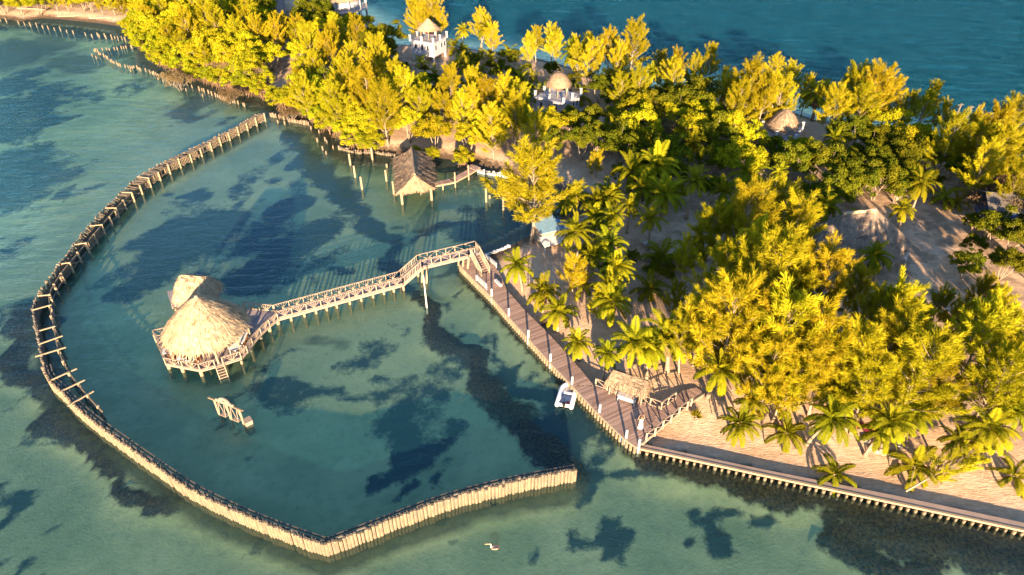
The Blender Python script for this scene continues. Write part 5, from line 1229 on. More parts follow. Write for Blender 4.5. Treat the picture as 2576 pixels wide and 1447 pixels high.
def broadtree(seed, h=6.0, rad=3.0, mat='broadleaf', stems=4, leaf=.17, clumps=48, root=False, barkm='bark', flat=.8, per=165):
    g = np.random.default_rng(seed); r = random.Random(seed); tubes = []; B = LeafBuf(); st = []
    for k in range(stems):
        a = 2 * math.pi * (k + r.random() * .7) / stems; sp_ = rad * r.uniform(.25, .6); top = Vector((sp_ * math.cos(a), sp_ * math.sin(a), h * r.uniform(.55, .78)))
        base = Vector((r.uniform(-.3, .3), r.uniform(-.3, .3), 0)); mid = base.lerp(top, .5) + Vector((r.uniform(-.3, .3), r.uniform(-.3, .3), -.2))
        tubes.append(([base, base.lerp(mid, .6) + Vector((0, 0, .15)), mid, top], [.11, .09, .07, .03], 6)); st += [mid, top, mid.lerp(top, .5)]
    if root:
        for k in range(16):
            a = r.uniform(0, 6.3); R1 = r.uniform(.8, rad * .85); p = Vector((R1 * math.cos(a), R1 * math.sin(a), -.5)); tubes.append(([p, p * .8 + Vector((0, 0, .9)), p * .45 + Vector((0, 0, 1.7))], [.045, .04, .035], 5))
    cz = h * (.52 if root else .60)
    for k in range(clumps):
        v = rv(g, 1)[0]; v[2] = abs(v[2]) * 1.0 - .28 * g.random(); rr = g.uniform(.45, 1.0) ** .6
        lob = 1 + .22 * math.sin(3 * math.atan2(v[1], v[0]) + seed) + .12 * math.sin(7 * math.atan2(v[1], v[0]) + seed * 2)
        c = np.array([v[0] * rad * rr * lob, v[1] * rad * rr * lob, cz + v[2] * h * .40 * rr * lob * (1.15 if flat > 0 else 1)])
        cr = g.uniform(.50, 1.0) * rad / 3.0; n = int(per * (cr / .75) ** 1.6)
        u = rv(g, n); u[:, 2] = np.where(u[:, 2] < -.3, -u[:, 2], u[:, 2]); rad_ = g.random((n, 1)) ** .45
        pos = c + u * rad_ * cr * np.array([1, 1, flat]); nrm = u + rv(g, n) * .7; dirn = np.cross(nrm, rv(g, n)); dirn[:, 2] -= .15
        B.add(pos, dirn, np.cross(nrm, dirn), g.uniform(.8, 1.35, n) * leaf * 1.7, g.uniform(.7, 1.2, n) * leaf * .55)
        if r.random() < .7: s0 = min(st, key=lambda q: (q - Vector(c)).length); tubes.append(([s0, s0.lerp(Vector(c), .5) + Vector((0, 0, .1)), Vector(c)], [.035, .025, .01], 4))
    return limbs_mesh('tree_trunk', tubes, M[barkm]), B.mesh('tree_crown', M[mat])

def palm(seed, h=4.0, fl=3.0, n=18, lean=.5, dry=3):
    g = np.random.default_rng(seed); r = random.Random(seed); B = LeafBuf(); BD = LeafBuf(); tubes = []; a0 = r.uniform(0, 6.3)
    top = Vector((lean * math.cos(a0), lean * math.sin(a0), h)); tp = [Vector((top.x * t ** 1.6, top.y * t ** 1.6, h * t)) for t in [k / 7 for k in range(8)]]
    tubes.append((tp, [.24, .19, .155, .14, .13, .125, .12, .14], 9)); rib = []
    for k in range(n + dry):
        az = k * 2.4 + r.uniform(-.25, .25); f = k / n; isdry = k >= n
        el = R(80 - 105 * f ** .9 + r.uniform(-8, 8)) if not isdry else R(-62); L = fl * (1.0 - .25 * abs(.45 - f)) * r.uniform(.9, 1.08); L = L * .7 if isdry else L
        d0 = Vector((math.cos(az) * math.cos(el), math.sin(az) * math.cos(el), math.sin(el))); N = 16; pts = [top.copy()]; d = d0.copy()
        sag = r.uniform(.075, .12) + .03 * max(0, math.cos(el))
        for i in range(N): d = (d - Vector((0, 0, sag * (.35 + 1.3 * i / N)))).normalized(); pts.append(pts[-1] + d * (L / N))
        rib.append(([pts[j] for j in (0, 4, 8, 12, 16)], [.035, .028, .02, .014, .006], 4))
        P_ = np.array([tuple(p) for p in pts]); D = np.gradient(P_, axis=0); D /= np.linalg.norm(D, axis=1, keepdims=True)
        side = np.cross(D, [0, 0, 1]); side /= np.linalg.norm(side, axis=1, keepdims=True) + 1e-6; up = np.cross(side, D)
        tt = np.linspace(.10, .995, 54); ii = tt * N; i0 = np.minimum(N - 1, ii.astype(int)); fr = (ii - i0)[:, None]
        pos = P_[i0] * (1 - fr) + P_[i0 + 1] * fr
        for s_ in (-1, 1):
            ll = (np.sin(np.pi * np.clip(tt * .90 + .08, 0, 1)) ** .5) * fl * .20 * g.uniform(.85, 1.1, len(tt))
            dd = side[i0] * s_ * .85 + D[i0] * .62 + up[i0] * .10; dd[:, 2] -= .30 + .25 * g.random(len(tt))
            (BD if isdry else B).add(pos, dd, D[i0] + rv(g, len(tt)) * .25, ll, np.full(len(tt), .032 * fl / 3 + .008))
    for q, rd, nn in rib: tubes.append((q, rd, nn))
    return limbs_mesh('palm_trunk', tubes[:1], M['palm_bark']), B.mesh('palm_crown', M['frond']), limbs_mesh('palm_ribs', tubes[1:], M['frond']), BD.mesh('dry_fronds', M['dry_leaf'])

def bareshrub(seed, h=3.5, leafy=.25):
    g = np.random.default_rng(seed); r = random.Random(seed); tubes = []; B = LeafBuf()
    def grow(p, d, L, rad, lv):
        q = p + d * L; tubes.append(([p, p.lerp(q, .5) + Vector((r.uniform(-.05, .05), r.uniform(-.05, .05), 0)) * L, q], [rad, rad * .8, rad * .55], 5 if lv < 2 else 3))
        if lv >= 3:
            n = int(7 * (1 + leafy * 4)); u = rv(g, n); B.add(np.array(q) + u * .3, u + np.array(d), rv(g, n), g.uniform(.15, .35, n), g.uniform(.012, .03 + .05 * leafy, n)); return
        for k in range(r.choice((3, 4))):
            nd = (d + Vector((r.uniform(-.8, .8), r.uniform(-.8, .8), r.uniform(-.1, .6)))).normalized(); grow(q, nd, L * r.uniform(.6, .85), rad * .6, lv + 1)
    for k in range(5): a = k * 1.26; grow(Vector((.1 * math.cos(a), .1 * math.sin(a), 0)), Vector((.5 * math.cos(a), .5 * math.sin(a), .9)).normalized(), h * .36, .06, 0)
    return limbs_mesh('shrub_branches', tubes, M['bark']), B.mesh('shrub_twigs', M['dry_leaf'])

VAR = {'casuarina': [casuarina(s, 10, w, 1.0, dr, lo, int(nb * .82)) for s, w, dr, lo, nb in ((1, .34, .25, .18, 50), (2, .30, .2, .22, 46), (3, .38, .3, .15, 54), (4, .27, .15, .25, 44), (5, .40, .3, .25, 50), (6, .33, .22, .3, 42))],
       'open_casuarina': [casuarina(s, 10, w, .85, .3, lo, 34) for s, w, lo in ((11, .33, .3), (12, .26, .35), (13, .30, .28))],
       'young_casuarina': [casuarina(s, 5, .26, 1.0, .15, .15, 24) for s in (21, 22)],
       'broadleaf': [broadtree(s, 6, 3.0, 'broadleaf', 4, .16) for s in (31, 32, 33, 34)],
       'dark_broadleaf': [broadtree(s, 6, 3.0, 'broadleaf_dark', 4, .17) for s in (41, 42, 43, 44)],
       'mangrove': [broadtree(s, 4.5, 2.7, 'mangrove', 5, .13, 46, True, 'root', .75, 190) for s in (51, 52, 53, 54)],
       'palm': [palm(s, h, 2.75, n, ln) for s, h, n, ln in ((61, 4.0, 24, .5), (62, 5.0, 26, .9), (63, 3.2, 22, .2), (64, 4.4, 21, 1.2), (65, 5.6, 28, .4))],
       'young_palm': [palm(s, 1.0, 2.4, 13, .1, 1) for s in (71, 72, 73)],
       'bare_shrub': [bareshrub(s, 3.6, lf) for s, lf in ((81, .15), (82, .4), (83, .3))]}
HREF = {'casuarina': 10, 'open_casuarina': 10, 'young_casuarina': 5, 'broadleaf': 6, 'dark_broadleaf': 6, 'mangrove': 4.5, 'palm': None, 'young_palm': 1.0, 'bare_shrub': 3.6}
PALM_H = [4.0, 5.0, 3.2, 4.4, 5.6]
trees = []      # kind, x, y, height, variant, scale
tr = random.Random(77)
def place(kind, x, y, h, var=None, z=None, sc=None):
    v = tr.randrange(len(VAR[kind])) if var is None else var % len(VAR[kind])
    ref = PALM_H[v] if kind == 'palm' else HREF[kind]
    trees.append(dict(kind=kind, x=x, y=y, h=h, v=v, s=sc or h / ref, z=z))
def top_at(kind, px, py, h, **k):          # read a tree off its crown top
    p = P(px, py, h + (.8 if 'palm' not in kind else 1.0)); place(kind, p.x, p.y, h, **k)
def base_at(kind, px, py, h, **k):
    p = P(px, py, .8); place(kind, p.x, p.y, h, **k)
CLEAR = [(T1.location, 6.0), (T2.location, 6.5), (T3.location, 5.2), (go, 7.5), (Vector((c2.x, c2.y, 0)), 4.6), (sp_, 3.0), (Vector((hp.x, hp.y, 0)), 8.5), (Vector((bp.x, bp.y, 0)), 4.5), (tp, 2.2), (ground_c[0], 6.0), (ground_c[1], 6.5)]
def fits(x, y, dmin):
    if any((x - c.x) ** 2 + (y - c.y) ** 2 < r_ * r_ for c, r_ in CLEAR): return False
    return all((x - t['x']) ** 2 + (y - t['y']) ** 2 > dmin ** 2 for t in trees)
def fill(poly_px, spacing, mixkind, seed, hs):
    r = random.Random(seed); pg = np.array([tuple(P(*p, .8).to_2d()) for p in poly_px]); x0, y0 = pg.min(0); x1, y1 = pg.max(0); n = 0
    for _ in range(int((x1 - x0) * (y1 - y0) / spacing ** 2 * 14)):
        x, y = r.uniform(x0, x1), r.uniform(y0, y1)
        if not inside(np.array([x]), np.array([y]), pg)[0] or not inside(np.array([x]), np.array([y]))[0] or not fits(x, y, spacing): continue
        k = r.choices([a for a, _ in mixkind], [w for _, w in mixkind])[0]; lo, hi = hs[k]; place(k, x, y, r.uniform(lo, hi)); n += 1
# --- palms read one by one (crown centre in the picture, trunk height)
for (x, y, h, v) in [(1315, 655, 4.0, 0), (1368, 712, 3.6, 2), (1405, 768, 3.0, 2), (1522, 700, 4.6, 3), (1578, 662, 5.4, 1), (1462, 592, 5.6, 4), (1548, 612, 4.2, 0), (1566, 530, 5.4, 1), (1605, 468, 4.6, 0), (1742, 462, 5.6, 4), (1800, 475, 4.8, 3), (1672, 480, 4.2, 2),
                     (1500, 545, 3.4, 2), (1528, 868, 4.0, 1), (1462, 832, 3.4, 0), (1640, 868, 4.4, 0), (1608, 838, 4.2, 3), (1692, 858, 4.2, 2), (1862, 978, 4.0, 3), (1800, 915, 4.4, 0), (1948, 905, 5.0, 1), (2068, 1012, 5.0, 1), (2213, 1062, 3.8, 0), (2258, 1045, 4.4, 4),
                     (2402, 1112, 3.0, 3), (2500, 1078, 4.6, 1), (2555, 1020, 5.0, 4), (2162, 1000, 4.2, 3), (2128, 945, 4.6, 2), (2060, 515, 4.6, 0), (2010, 565, 4.0, 2), (2225, 650, 4.2, 1), (1742, 352, 5.0, 0), (1640, 190, 4.6, 1), (1205, 70, 5.4, 3), (1160, 65, 5.0, 4),
                     (2062, 232, 5.0, 2), (2110, 345, 4.4, 0), (1905, 365, 4.2, 3), (2290, 505, 4.4, 1), (2320, 460, 4.2, 0), (2470, 415, 4.4, 2), (1480, 640, 3.6, 3), (1540, 760, 3.2, 2), (1900, 440, 4.0, 2), (1960, 420, 4.2, 4), (1850, 520, 4.2, 0), (2110, 430, 4.0, 1), (1640, 560, 4.0, 3), (1870, 1040, 3.2, 2), (2310, 1030, 4.0, 0)]:
    top_at('palm', x, y, h, var=v)
for (x, y) in [(2110, 1165), (2310, 1165), (1985, 1070), (1095, 185), (1150, 160), (1210, 172), (1310, 195), (1395, 200), (1060, 150), (1265, 205), (1630, 230), (2415, 500), (2380, 490), (2560, 1185), (1750, 1010), (1730, 640), (1465, 700), (1420, 500), (1530, 470), (1340, 190), (2160, 555), (1235, 150)]:
    top_at('young_palm', x, y, tr.uniform(.8, 1.7), sc=tr.uniform(.9, 1.25))
# --- tall casuarinas read one by one (top of the crown, height)
for (x, y, h, v) in [(1368, 388, 13.0, 2)]: place('casuarina', P(1336, 606, .8).x, P(1336, 606, .8).y, 12.0, var=4); trees[-1]['w'] = 1.22
for (x, y, h) in [(1592, 62, 11.5), (1540, 92, 9.5), (1492, 118, 8.5), (1560, 120, 9), (1895, 176, 11.5), (1935, 212, 10), (1862, 222, 9.5), (1980, 205, 8.5), (2222, 186, 11.5), (2165, 190, 10.5), (2108, 228, 9.5), (2250, 210, 9), (2190, 235, 9.5), (1212, 38, 8.5), (1240, 70, 7), (1350, 78, 7), (1398, 90, 7.5), (1330, 95, 6.5),
                  (1035, -8, 10), (1085, -5, 10.5), (1060, 10, 9), (1128, 78, 6.5), (2560, 258, 10.5), (2520, 290, 9.5), (2410, 308, 9.5), (2452, 300, 9), (2470, 330, 8.5), (2530, 350, 9.5), (2500, 380, 9), (2560, 420, 9), (2540, 330, 8), (1455, 118, 7)]:
    top_at('casuarina', x, y, h)
for (x, y, h) in [(1965, 145, 8.5), (1995, 160, 8), (1705, 140, 8), (1785, 128, 8.5), (1750, 150, 7.5), (1825, 182, 6.5), (1845, 195, 6), (2040, 195, 7), (2085, 215, 6.5), (1680, 165, 7), (2355, 200, 8), (2340, 225, 7), (1480, 85, 7), (1450, 92, 6.5), (2385, 270, 7), (2300, 235, 7), (1960, 200, 6), (1665, 130, 7)]:
    top_at('open_casuarina', x, y, h)
for (x, y, h) in [(500, 8, 10), (535, 25, 9), (470, 30, 9), (885, 128, 9.5), (945, 108, 9.5), (985, 150, 10), (870, 165, 9), (1010, 192, 9.5), (1182, 188, 8.5), (1222, 212, 8), (1262, 205, 8.5), (1190, 232, 8), (775, 75, 9), (920, 190, 9.5), (820, 100, 8.5), (960, 220, 10), (1060, 235, 7.5), (760, 190, 8), (700, 45, 8), (840, 215, 8.5), (640, 55, 8), (1300, 225, 7.5), (1240, 280, 8), (1120, 205, 6.5), (1160, 245, 7.5)]:
    top_at('casuarina', x, y, h)
for (x, y, h) in [(1700, 562, 11), (1745, 545, 11.5), (1800, 530, 11.5), (1868, 490, 12.5), (1910, 505, 12), (1960, 482, 12), (2010, 522, 11), (1720, 640, 11), (1760, 630, 11.5), (1830, 640, 11.5), (1890, 610, 12), (1950, 640, 12), (2040, 600, 11), (2020, 690, 11.5), (2090, 650, 11), (2120, 700, 10.5), (1780, 740, 10.5), (1860, 745, 11), (1930, 760, 11), (2000, 780, 11),
                  (2080, 800, 10.5), (2150, 770, 10), (2210, 755, 9.5), (2262, 735, 9.5), (2312, 690, 10.5), (2362, 680, 11), (2420, 655, 11), (2482, 640, 11.5), (2545, 605, 11.5), (2570, 680, 11), (2500, 720, 11), (2420, 755, 10.5), (2340, 780, 10.5), (2265, 820, 10), (2180, 850, 9.5), (2100, 865, 9.5), (2345, 860, 10), (2430, 845, 10), (2510, 810, 10.5), (2570, 790, 10.5),
                  (2455, 910, 9.5), (2540, 890, 9.5), (2380, 930, 9), (2290, 915, 8.5), (2210, 925, 8), (2030, 870, 8.5), (1955, 860, 8.5), (1885, 840, 8.5), (1820, 800, 9), (1720, 700, 9.5), (1740, 780, 8.5), (2565, 960, 9), (2610, 720, 11), (2620, 850, 10), (1995, 900, 7.5), (2130, 900, 7.5), (2600, 930, 9)]:
    if (int(x) // 10 * 7 + int(y) // 10 * 3) % 7 == 0: continue
    h *= tr.uniform(.82, 1.12)
    top_at('casuarina', x, y, h)
for (x, y, h) in [(1445, 660, 4.6), (1612, 778, 4.4), (1500, 742, 3.6), (1640, 850, 3.8), (1500, 395, 3.6), (2300, 1140, 3.0), (1650, 520, 5)]: top_at('young_casuarina', x, y, h)
for (x, y, h) in [(2085, 525, 5.4), (2140, 512, 5.8), (2195, 505, 5.6), (2250, 512, 5), (2040, 540, 5), (2115, 480, 5.8), (2180, 470, 6), (2440, 590, 4), (2440, 640, 4.4), (2485, 622, 5), (2540, 645, 5), (2470, 555, 4), (2560, 590, 5), (2430, 545, 3.6), (2410, 480, 5), (2380, 455, 5), (2320, 480, 3.5), (2060, 560, 3.5), (2300, 530, 2.5), (2440, 500, 4)]: base_at('dark_broadleaf', x, y, h)
# --- mangroves along the shore
ln = [P(*p, 0) for p in [(325, 78), (350, 105), (372, 135), (407, 165), (456, 186), (521, 210), (587, 232), (652, 244), (690, 256), (722, 276), (779, 294), (813, 317), (845, 340), (880, 372), (940, 386), (985, 386)]]
for p, d in along(ln, 2.9):
    n = perp(d); n = n if n.y > 0 else -n
    q = p + n * tr.uniform(-.3, 1.0) + d * tr.uniform(-.6, .6); place('mangrove', q.x, q.y, tr.uniform(3.0, 4.6))
    q = p + n * tr.uniform(3.0, 4.6) + d * tr.uniform(-.8, .8); place(tr.choice(['mangrove', 'broadleaf', 'broadleaf', 'casuarina']), q.x, q.y, tr.uniform(4.6, 6.6))
for (x, y, h) in [(1115, 430, 3.8), (1070, 405, 3.6), (1165, 405, 3.2)]: base_at('mangrove', x, y, h)
for (x, y, h) in [(452, 218, 3.4), (430, 205, 3.0), (580, 250, 3), (595, 205, 4.4), (640, 215, 4.4), (730, 298, 3.0), (560, 195, 4), (875, 360, 3), (1240, 330, 4), (2490, 520, 4.8), (2450, 500, 4.2), (2540, 530, 5), (1690, 360, 4.4), (1660, 370, 4), (800, 260, 4), (760, 240, 4.2), (1470, 610, 2.4), (2500, 560, 5), (2540, 580, 5.5), (2470, 570, 4.5)]: base_at('bare_shrub', x, y, h)
# --- woodland filled in between
HS = {'casuarina': (6.5, 9.5), 'broadleaf': (4.6, 7.0), 'dark_broadleaf': (4.0, 6.5), 'mangrove': (3.5, 5), 'palm': (3.2, 5), 'open_casuarina': (6, 8.5), 'young_casuarina': (3, 5), 'bare_shrub': (3, 4.5), 'young_palm': (.8, 1.6)}
fill([(330, 85), (430, 150), (560, 200), (700, 245), (830, 305), (920, 360), (1010, 370), (1150, 385), (1250, 395), (1340, 420), (1380, 405), (1330, 355), (1240, 310), (1120, 280), (1030, 255), (960, 235), (900, 215), (830, 165), (740, 115), (640, 70), (520, 50), (400, 40)], 3.5, [('broadleaf', .62), ('casuarina', .28), ('dark_broadleaf', .10)], 5, HS)
fill([(640, 70), (740, 115), (830, 165), (900, 140), (930, 80), (880, 30), (780, 25), (690, 15), (560, 10), (520, 50)], 4.0, [('dark_broadleaf', .45), ('broadleaf', .4), ('casuarina', .15)], 6, HS)
fill([(1400, 400), (1480, 425), (1560, 440), (1700, 450), (1850, 470), (1960, 500), (2010, 450), (2060, 410), (1980, 370), (1880, 345), (1700, 325), (1560, 320), (1420, 320), (1350, 345)], 3.6, [('dark_broadleaf', .55), ('broadleaf', .40), ('palm', .05)], 7, HS)
fill([(2000, 470), (2050, 540), (2140, 525), (2250, 530), (2330, 500), (2380, 470), (2480, 470), (2620, 540), (2640, 460), (2480, 400), (2330, 385), (2200, 370), (2090, 350), (2060, 410)], 3.5, [('dark_broadleaf', .68), ('palm', .10), ('broadleaf', .14), ('casuarina', .08)], 8, HS)
fill([(1560, 320), (1700, 325), (1880, 340), (1960, 320), (1900, 270), (1780, 245), (1640, 240), (1560, 230), (1500, 260)], 3.3, [('dark_broadleaf', .6), ('open_casuarina', .2), ('palm', .2)], 9, HS)
fill([(1130, 130), (1330, 150), (1330, 230), (1420, 300), (1480, 300), (1560, 240), (1480, 200), (1300, 300), (1100, 260), (1000, 220), (960, 170), (1040, 175), (1110, 200)], 2.7, [('dark_broadleaf', .75), ('young_palm', .25)], 21, {**HS, 'dark_broadleaf': (1.4, 3.2)})
fill([(1430, 640), (1540, 770), (1650, 790), (1720, 720), (1680, 600), (1560, 520), (1450, 540)], 2.9, [('palm', .5), ('young_palm', .2), ('dark_broadleaf', .2), ('young_casuarina', .1)], 31, {**HS, 'dark_broadleaf': (1.6, 3.4), 'palm': (2.8, 4.6)})
fill([(2380, 690), (2450, 720), (2600, 730), (2640, 640), (2520, 610), (2430, 640)], 3.0, [('dark_broadleaf', .7), ('palm', .3)], 32, {**HS, 'dark_broadleaf': (2.4, 4.4)})
fill([(940, 110), (1000, 125), (1000, 165), (960, 170), (925, 140)], 3.5, [('dark_broadleaf', 1)], 10, HS)
fill([(1150, 125), (1330, 145), (1500, 190), (1560, 215), (1480, 230), (1330, 200), (1200, 170), (1130, 150)], 3.4, [('dark_broadleaf', .5), ('palm', .25), ('open_casuarina', .25)], 12, {**HS, 'dark_broadleaf': (2.5, 4.5)})
fill([(-60, 34), (60, 38), (180, 34), (300, 42), (340, 60), (420, 40), (380, 0), (240, -20), (100, -25), (-60, -20)], 3.3, [('broadleaf', .6), ('casuarina', .3), ('bare_shrub', .1)], 13, {**HS, 'casuarina': (5, 7.5), 'broadleaf': (3.6, 5.6)})
fill([(2350, 620), (2460, 640), (2600, 660), (2640, 590), (2520, 560), (2440, 590)], 3.8, [('dark_broadleaf', .7), ('broadleaf', .3)], 14, HS)
fill([(1450, 470), (1520, 500), (1600, 500), (1700, 510), (1800, 520), (1700, 470), (1560, 450), (1470, 440)], 3.4, [('dark_broadleaf', .5), ('palm', .3), ('broadleaf', .2)], 15, {**HS, 'dark_broadleaf': (2.6, 4.4), 'broadleaf': (2.6, 4.2)})
fill([(1790, 830), (1860, 950), (2000, 1000), (2200, 1010), (2400, 1030), (2640, 1040), (2640, 860), (2300, 860), (2100, 800), (1900, 720), (1820, 720)], 4.2, [('casuarina', .75), ('palm', .25)], 16, {**HS, 'casuarina': (5, 8)})
# fallen casuarina over the sand near the sea wall, small shrubs
# --- keep the houses, the open sand and the kiosk in sight, as they are from the air
def V2(x, y, z):
    dx, dy, dz = x, y, z - CAM_H; dep = dy * CS - dz * SN; return 1288 + FD * dx / dep, 723.5 - FD * (dz * CS + dy * SN) / dep
KEEP = [((1012, 45, 1128, 150), T1.location.y), ((1338, 190, 1462, 272), T2.location.y), ((1952, 292, 2040, 346), T3.location.y), ((2070, 535, 2300, 625), go.y), ((1495, 948, 1635, 1002), ko.y + 1), ((1372, 556, 1408, 618), sp_.y), ((698, 5, 735, 40), wo2.y), ((838, 0, 925, 34), hp.y),
        ((2285, 500, 2420, 640), 999), ((992, 376, 1092, 488), bh_o.y), ((1420, 430, 1480, 498), 999), ((690, 165, 728, 205), 999), ((1310, 720, 1400, 900), 999), ((1590, 760, 1660, 840), 999), ((1120, 395, 1215, 450), 999), ((1650, 545, 1700, 600), 999), ((1620, 930, 1760, 985), 999), ((2000, 1090, 2560, 1200), 999)]
CW = {'casuarina': .30, 'open_casuarina': .26, 'young_casuarina': .25, 'broadleaf': .48, 'dark_broadleaf': .48, 'mangrove': .55, 'bare_shrub': .3}
for t in trees:      # the trees before the lodge stay low enough to let the evening sun reach its roof
    if abs(t['x'] - go.x + 1) < 9 and go.y - 30 < t['y'] < go.y - 5 and t['h'] > 6.4 and t['kind'] != 'palm': q = tr.uniform(5.6, 6.6) / t['h']; t['h'] *= q; t['s'] *= q
ok_ = []
for t in trees:
    if t['kind'] in ('palm', 'young_palm'):
        xa, ya = V2(t['x'], t['y'], t['h'] + .8); rr = 2.3 * t['s'] * FD / (t['y'] * CS + (CAM_H - t['h']) * SN)
        if not any(xa + rr > x0 and xa - rr < x1 and ya + rr * .75 > y0 and ya - rr * .6 < y1 for x0, y0, x1, y1 in ((1510, 965, 1635, 1002), (1580, 1000, 1745, 1110))): ok_.append(t)
        continue
    h0 = t['h']; keep = True
    for _ in range(9):
        bad = False
        for (x0, y0, x1, y1), Yt in KEEP:
            if t['y'] > Yt - 1: continue
            xa, yb = V2(t['x'], t['y'], 1.0); xt, yt = V2(t['x'], t['y'], t['h'] * 1.02 + .8); yb -= (yb - yt) * .2
            hw = CW[t['kind']] * t['h'] * FD / (t['y'] * CS + (CAM_H - t['h'] / 2) * SN) * .8
            if max(xa, xt) + hw > x0 and min(xa, xt) - hw < x1 and yt < y1 and yb > y0: bad = True; break
        if not bad: break
        t['h'] *= .86; t['s'] *= .86
        if t['h'] < max(1.8, .42 * h0): keep = False; break
    if keep: ok_.append(t)
print('kept', len(ok_), 'of', len(trees)); trees[:] = ok_
# --- link the copies, with a label that tells each from its neighbours
LM.update({'the boathouse': Vector(bh_o), 'the sandy jetty landing': cen(pf), 'the breakwater end': P(668, 300), 'the blue-roofed shed': sp_, 'the bridge stairs': foot, 'the middle of the boardwalk': P(1430, 870, 1), 'the terrace shelter': Vector(ko), 'the terrace far corner': P(1760, 985, 1),
           'the palm bed stones': P(2350, 1190, .8), 'the upper beach log': P(85, 25, .8), 'the ruined pier piles': P(2400, 300, 0), 'the channel-head palisade': P(1445, 510, 0), 'the raised walkway': Vector(wo2), 'the mangrove stakes': P(820, 330, 0), 'the long stake line': P(480, 205, 0),
           'the short stake line': P(330, 105, 0), 'the maroon beach hammock': hk.copy(), 'the white sun lounger': P(1730, 640, 1), 'the shore palisade': P(930, 385, 0), 'the white shade sail': P(2290, 640, 1)})
KTXT = {'casuarina': ('casuarina', 'tree', 'feathery golden casuarina'), 'open_casuarina': ('casuarina', 'tree', 'thin wispy casuarina'), 'young_casuarina': ('young_casuarina', 'tree', 'small young casuarina'), 'broadleaf': ('broadleaf_tree', 'tree', 'bushy yellow-green broadleaf tree'),
        'dark_broadleaf': ('broadleaf_tree', 'tree', 'dark green broadleaf tree'), 'mangrove': ('mangrove_tree', 'tree', 'low bright mangrove'), 'palm': ('coconut_palm', 'palm', 'coconut palm'), 'young_palm': ('young_palm', 'palm', 'stemless young palm'), 'bare_shrub': ('bare_shrub', 'shrub', 'bare twiggy shrub')}
GRP = {'casuarina': 'golden casuarinas across the island', 'open_casuarina': 'wispy casuarinas on the ocean shore', 'young_casuarina': 'young casuarinas on the sand', 'broadleaf': 'yellow-green broadleaf trees of the wood', 'dark_broadleaf': 'dark broadleaf trees of the wood', 'mangrove': 'mangroves along the lagoon shore', 'palm': 'coconut palms on the island', 'young_palm': 'young palms on the sand', 'bare_shrub': 'bare shrubs among the trees'}
def relation(t, c):
    vx, vy = t['x'] - c.x, t['y'] - c.y
    # seen from the water side, where the terrace and breakwater are
    if abs(vy) > 1.6 * abs(vx): return 'behind' if vy > 0 else 'in front of'
    side = 'right' if vx > 0 else 'left'
    return ('to the %s of' % side) if abs(vx) > 1.6 * abs(vy) else (('behind and %s of' if vy > 0 else 'before and %s of') % side)
buckets = {}
for t in trees:
    nm = min(LM, key=lambda k: (LM[k].x - t['x']) ** 2 + (LM[k].y - t['y']) ** 2); t['lm'] = nm
    t['d'] = math.hypot(LM[nm].x - t['x'], LM[nm].y - t['y']); t['rel'] = relation(t, LM[nm]); buckets.setdefault((t['kind'], nm, t['rel']), []).append(t)
for (k, nm, rel), lst in buckets.items():
    lst.sort(key=lambda t: t['d'])
    for i, t in enumerate(lst):
        far = '' if len(lst) == 1 else (', nearest to it' if i == 0 else (', farthest from it' if i == len(lst) - 1 else ', %s nearest to it' % ORD[i]))
        t['label'] = '%s %s %s%s' % (KTXT[k][2], rel, nm, far)
zs = land_z(np.array([t['x'] for t in trees]), np.array([t['y'] for t in trees]))
PART = {'palm': ('trunk', 'crown', 'rib', 'dry_fronds'), 'young_palm': ('trunk', 'crown', 'rib', 'dry_fronds'), 'bare_shrub': ('branches', 'twigs')}
proto = {}
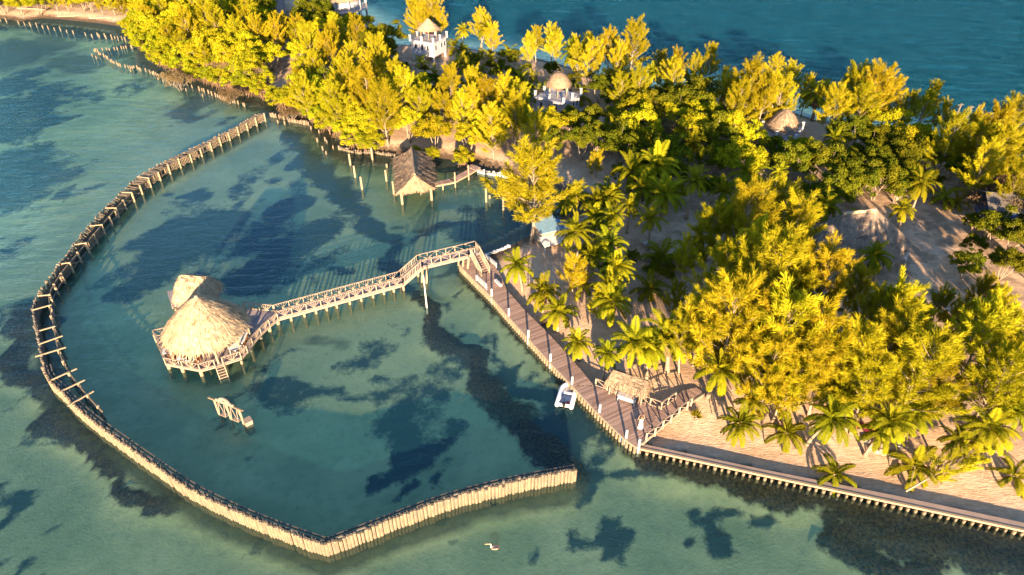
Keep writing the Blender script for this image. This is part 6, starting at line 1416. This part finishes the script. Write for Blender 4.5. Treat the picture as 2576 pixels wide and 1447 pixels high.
for t, z in zip(trees, zs):
    nm, cat, _ = KTXT[t['kind']]; key = (t['kind'], t['v'])
    if key not in proto:
        e = bpy.data.objects.new(nm, None); COL.objects.link(e); proto[key] = e
        parts = []
        for pn, me in zip(PART.get(t['kind'], ('trunk', 'crown')), VAR[t['kind']][t['v']]):
            par = e if pn != 'rib' else parts[1]
            o = bpy.data.objects.new(pn if pn != 'rib' else 'frond_ribs', me); COL.objects.link(o); o.parent = par; parts.append(o)
        e['_p'] = 1; proto[key] = (e, parts)
    else:
        e0, p0 = proto[key]; e = e0.copy(); COL.objects.link(e); np_ = []
        for o in p0:
            o2 = o.copy(); COL.objects.link(o2); o2.parent = e if o.parent == e0 else np_[1]; np_.append(o2)
    if '_p' in e: del e['_p']
    e.empty_display_size = .3
    e.location = (t['x'], t['y'], max(float(z), -.3) - .08); tl = .13 if t['kind'] == 'palm' else .05; e.rotation_euler = (tr.uniform(-tl, tl), tr.uniform(-tl, tl), tr.uniform(0, 6.283)); s = t['s'] * (tr.uniform(.85, 1.12) if t['kind'] == 'palm' else 1); w = s * t.get('w', 1); e.scale = (w * tr.uniform(.92, 1.1), w * tr.uniform(.92, 1.1), s)
    tag(e, t['label'], cat, GRP[t['kind']])
# a toppled casuarina leaning out over the sand
p = P(*C(2032, 1135, [(1390, 640)])[0], .7); e = thing('fallen_casuarina', 'toppled casuarina lying low over the sand by the sea wall', 'tree', (p.x, p.y, .75)); e.rotation_euler = (0, R(74), R(24)); e.scale = (.55, .55, .78)
for pn, me in zip(('trunk', 'crown'), VAR['casuarina'][3]): o = bpy.data.objects.new(pn, me); COL.objects.link(o); o.parent = e
# little tufts on the sand
for k, (q, lb) in enumerate(((C9((1262 + 700, 670))[0], 'small yellow grass tuft on the sand right of the terrace'), (C8((820, 700))[0], 'small dry grass tuft on the sand beside the boardwalk'), (C8((930, 930))[0], 'pale dead palm litter on the sand by the boardwalk'))):
    p = P(*q, .8); z = gz(p.x, p.y); g = np.random.default_rng(90 + k); B = LeafBuf(); n = 160; u = rv(g, n); u[:, 2] = abs(u[:, 2]) + .3
    B.add(np.zeros((n, 3)) + u * .1, u, rv(g, n), g.uniform(.4, .9, n), g.uniform(.02, .04, n)); o = mesh_obj('grass_tuft', B.mesh('grass_tuft', M['frond'] if k == 0 else M['dry_leaf']), None, (p.x, p.y, z)); tag(o, lb, 'grass tuft')
print('TREES', len(trees), {k: sum(t['kind'] == k for t in trees) for k in VAR})
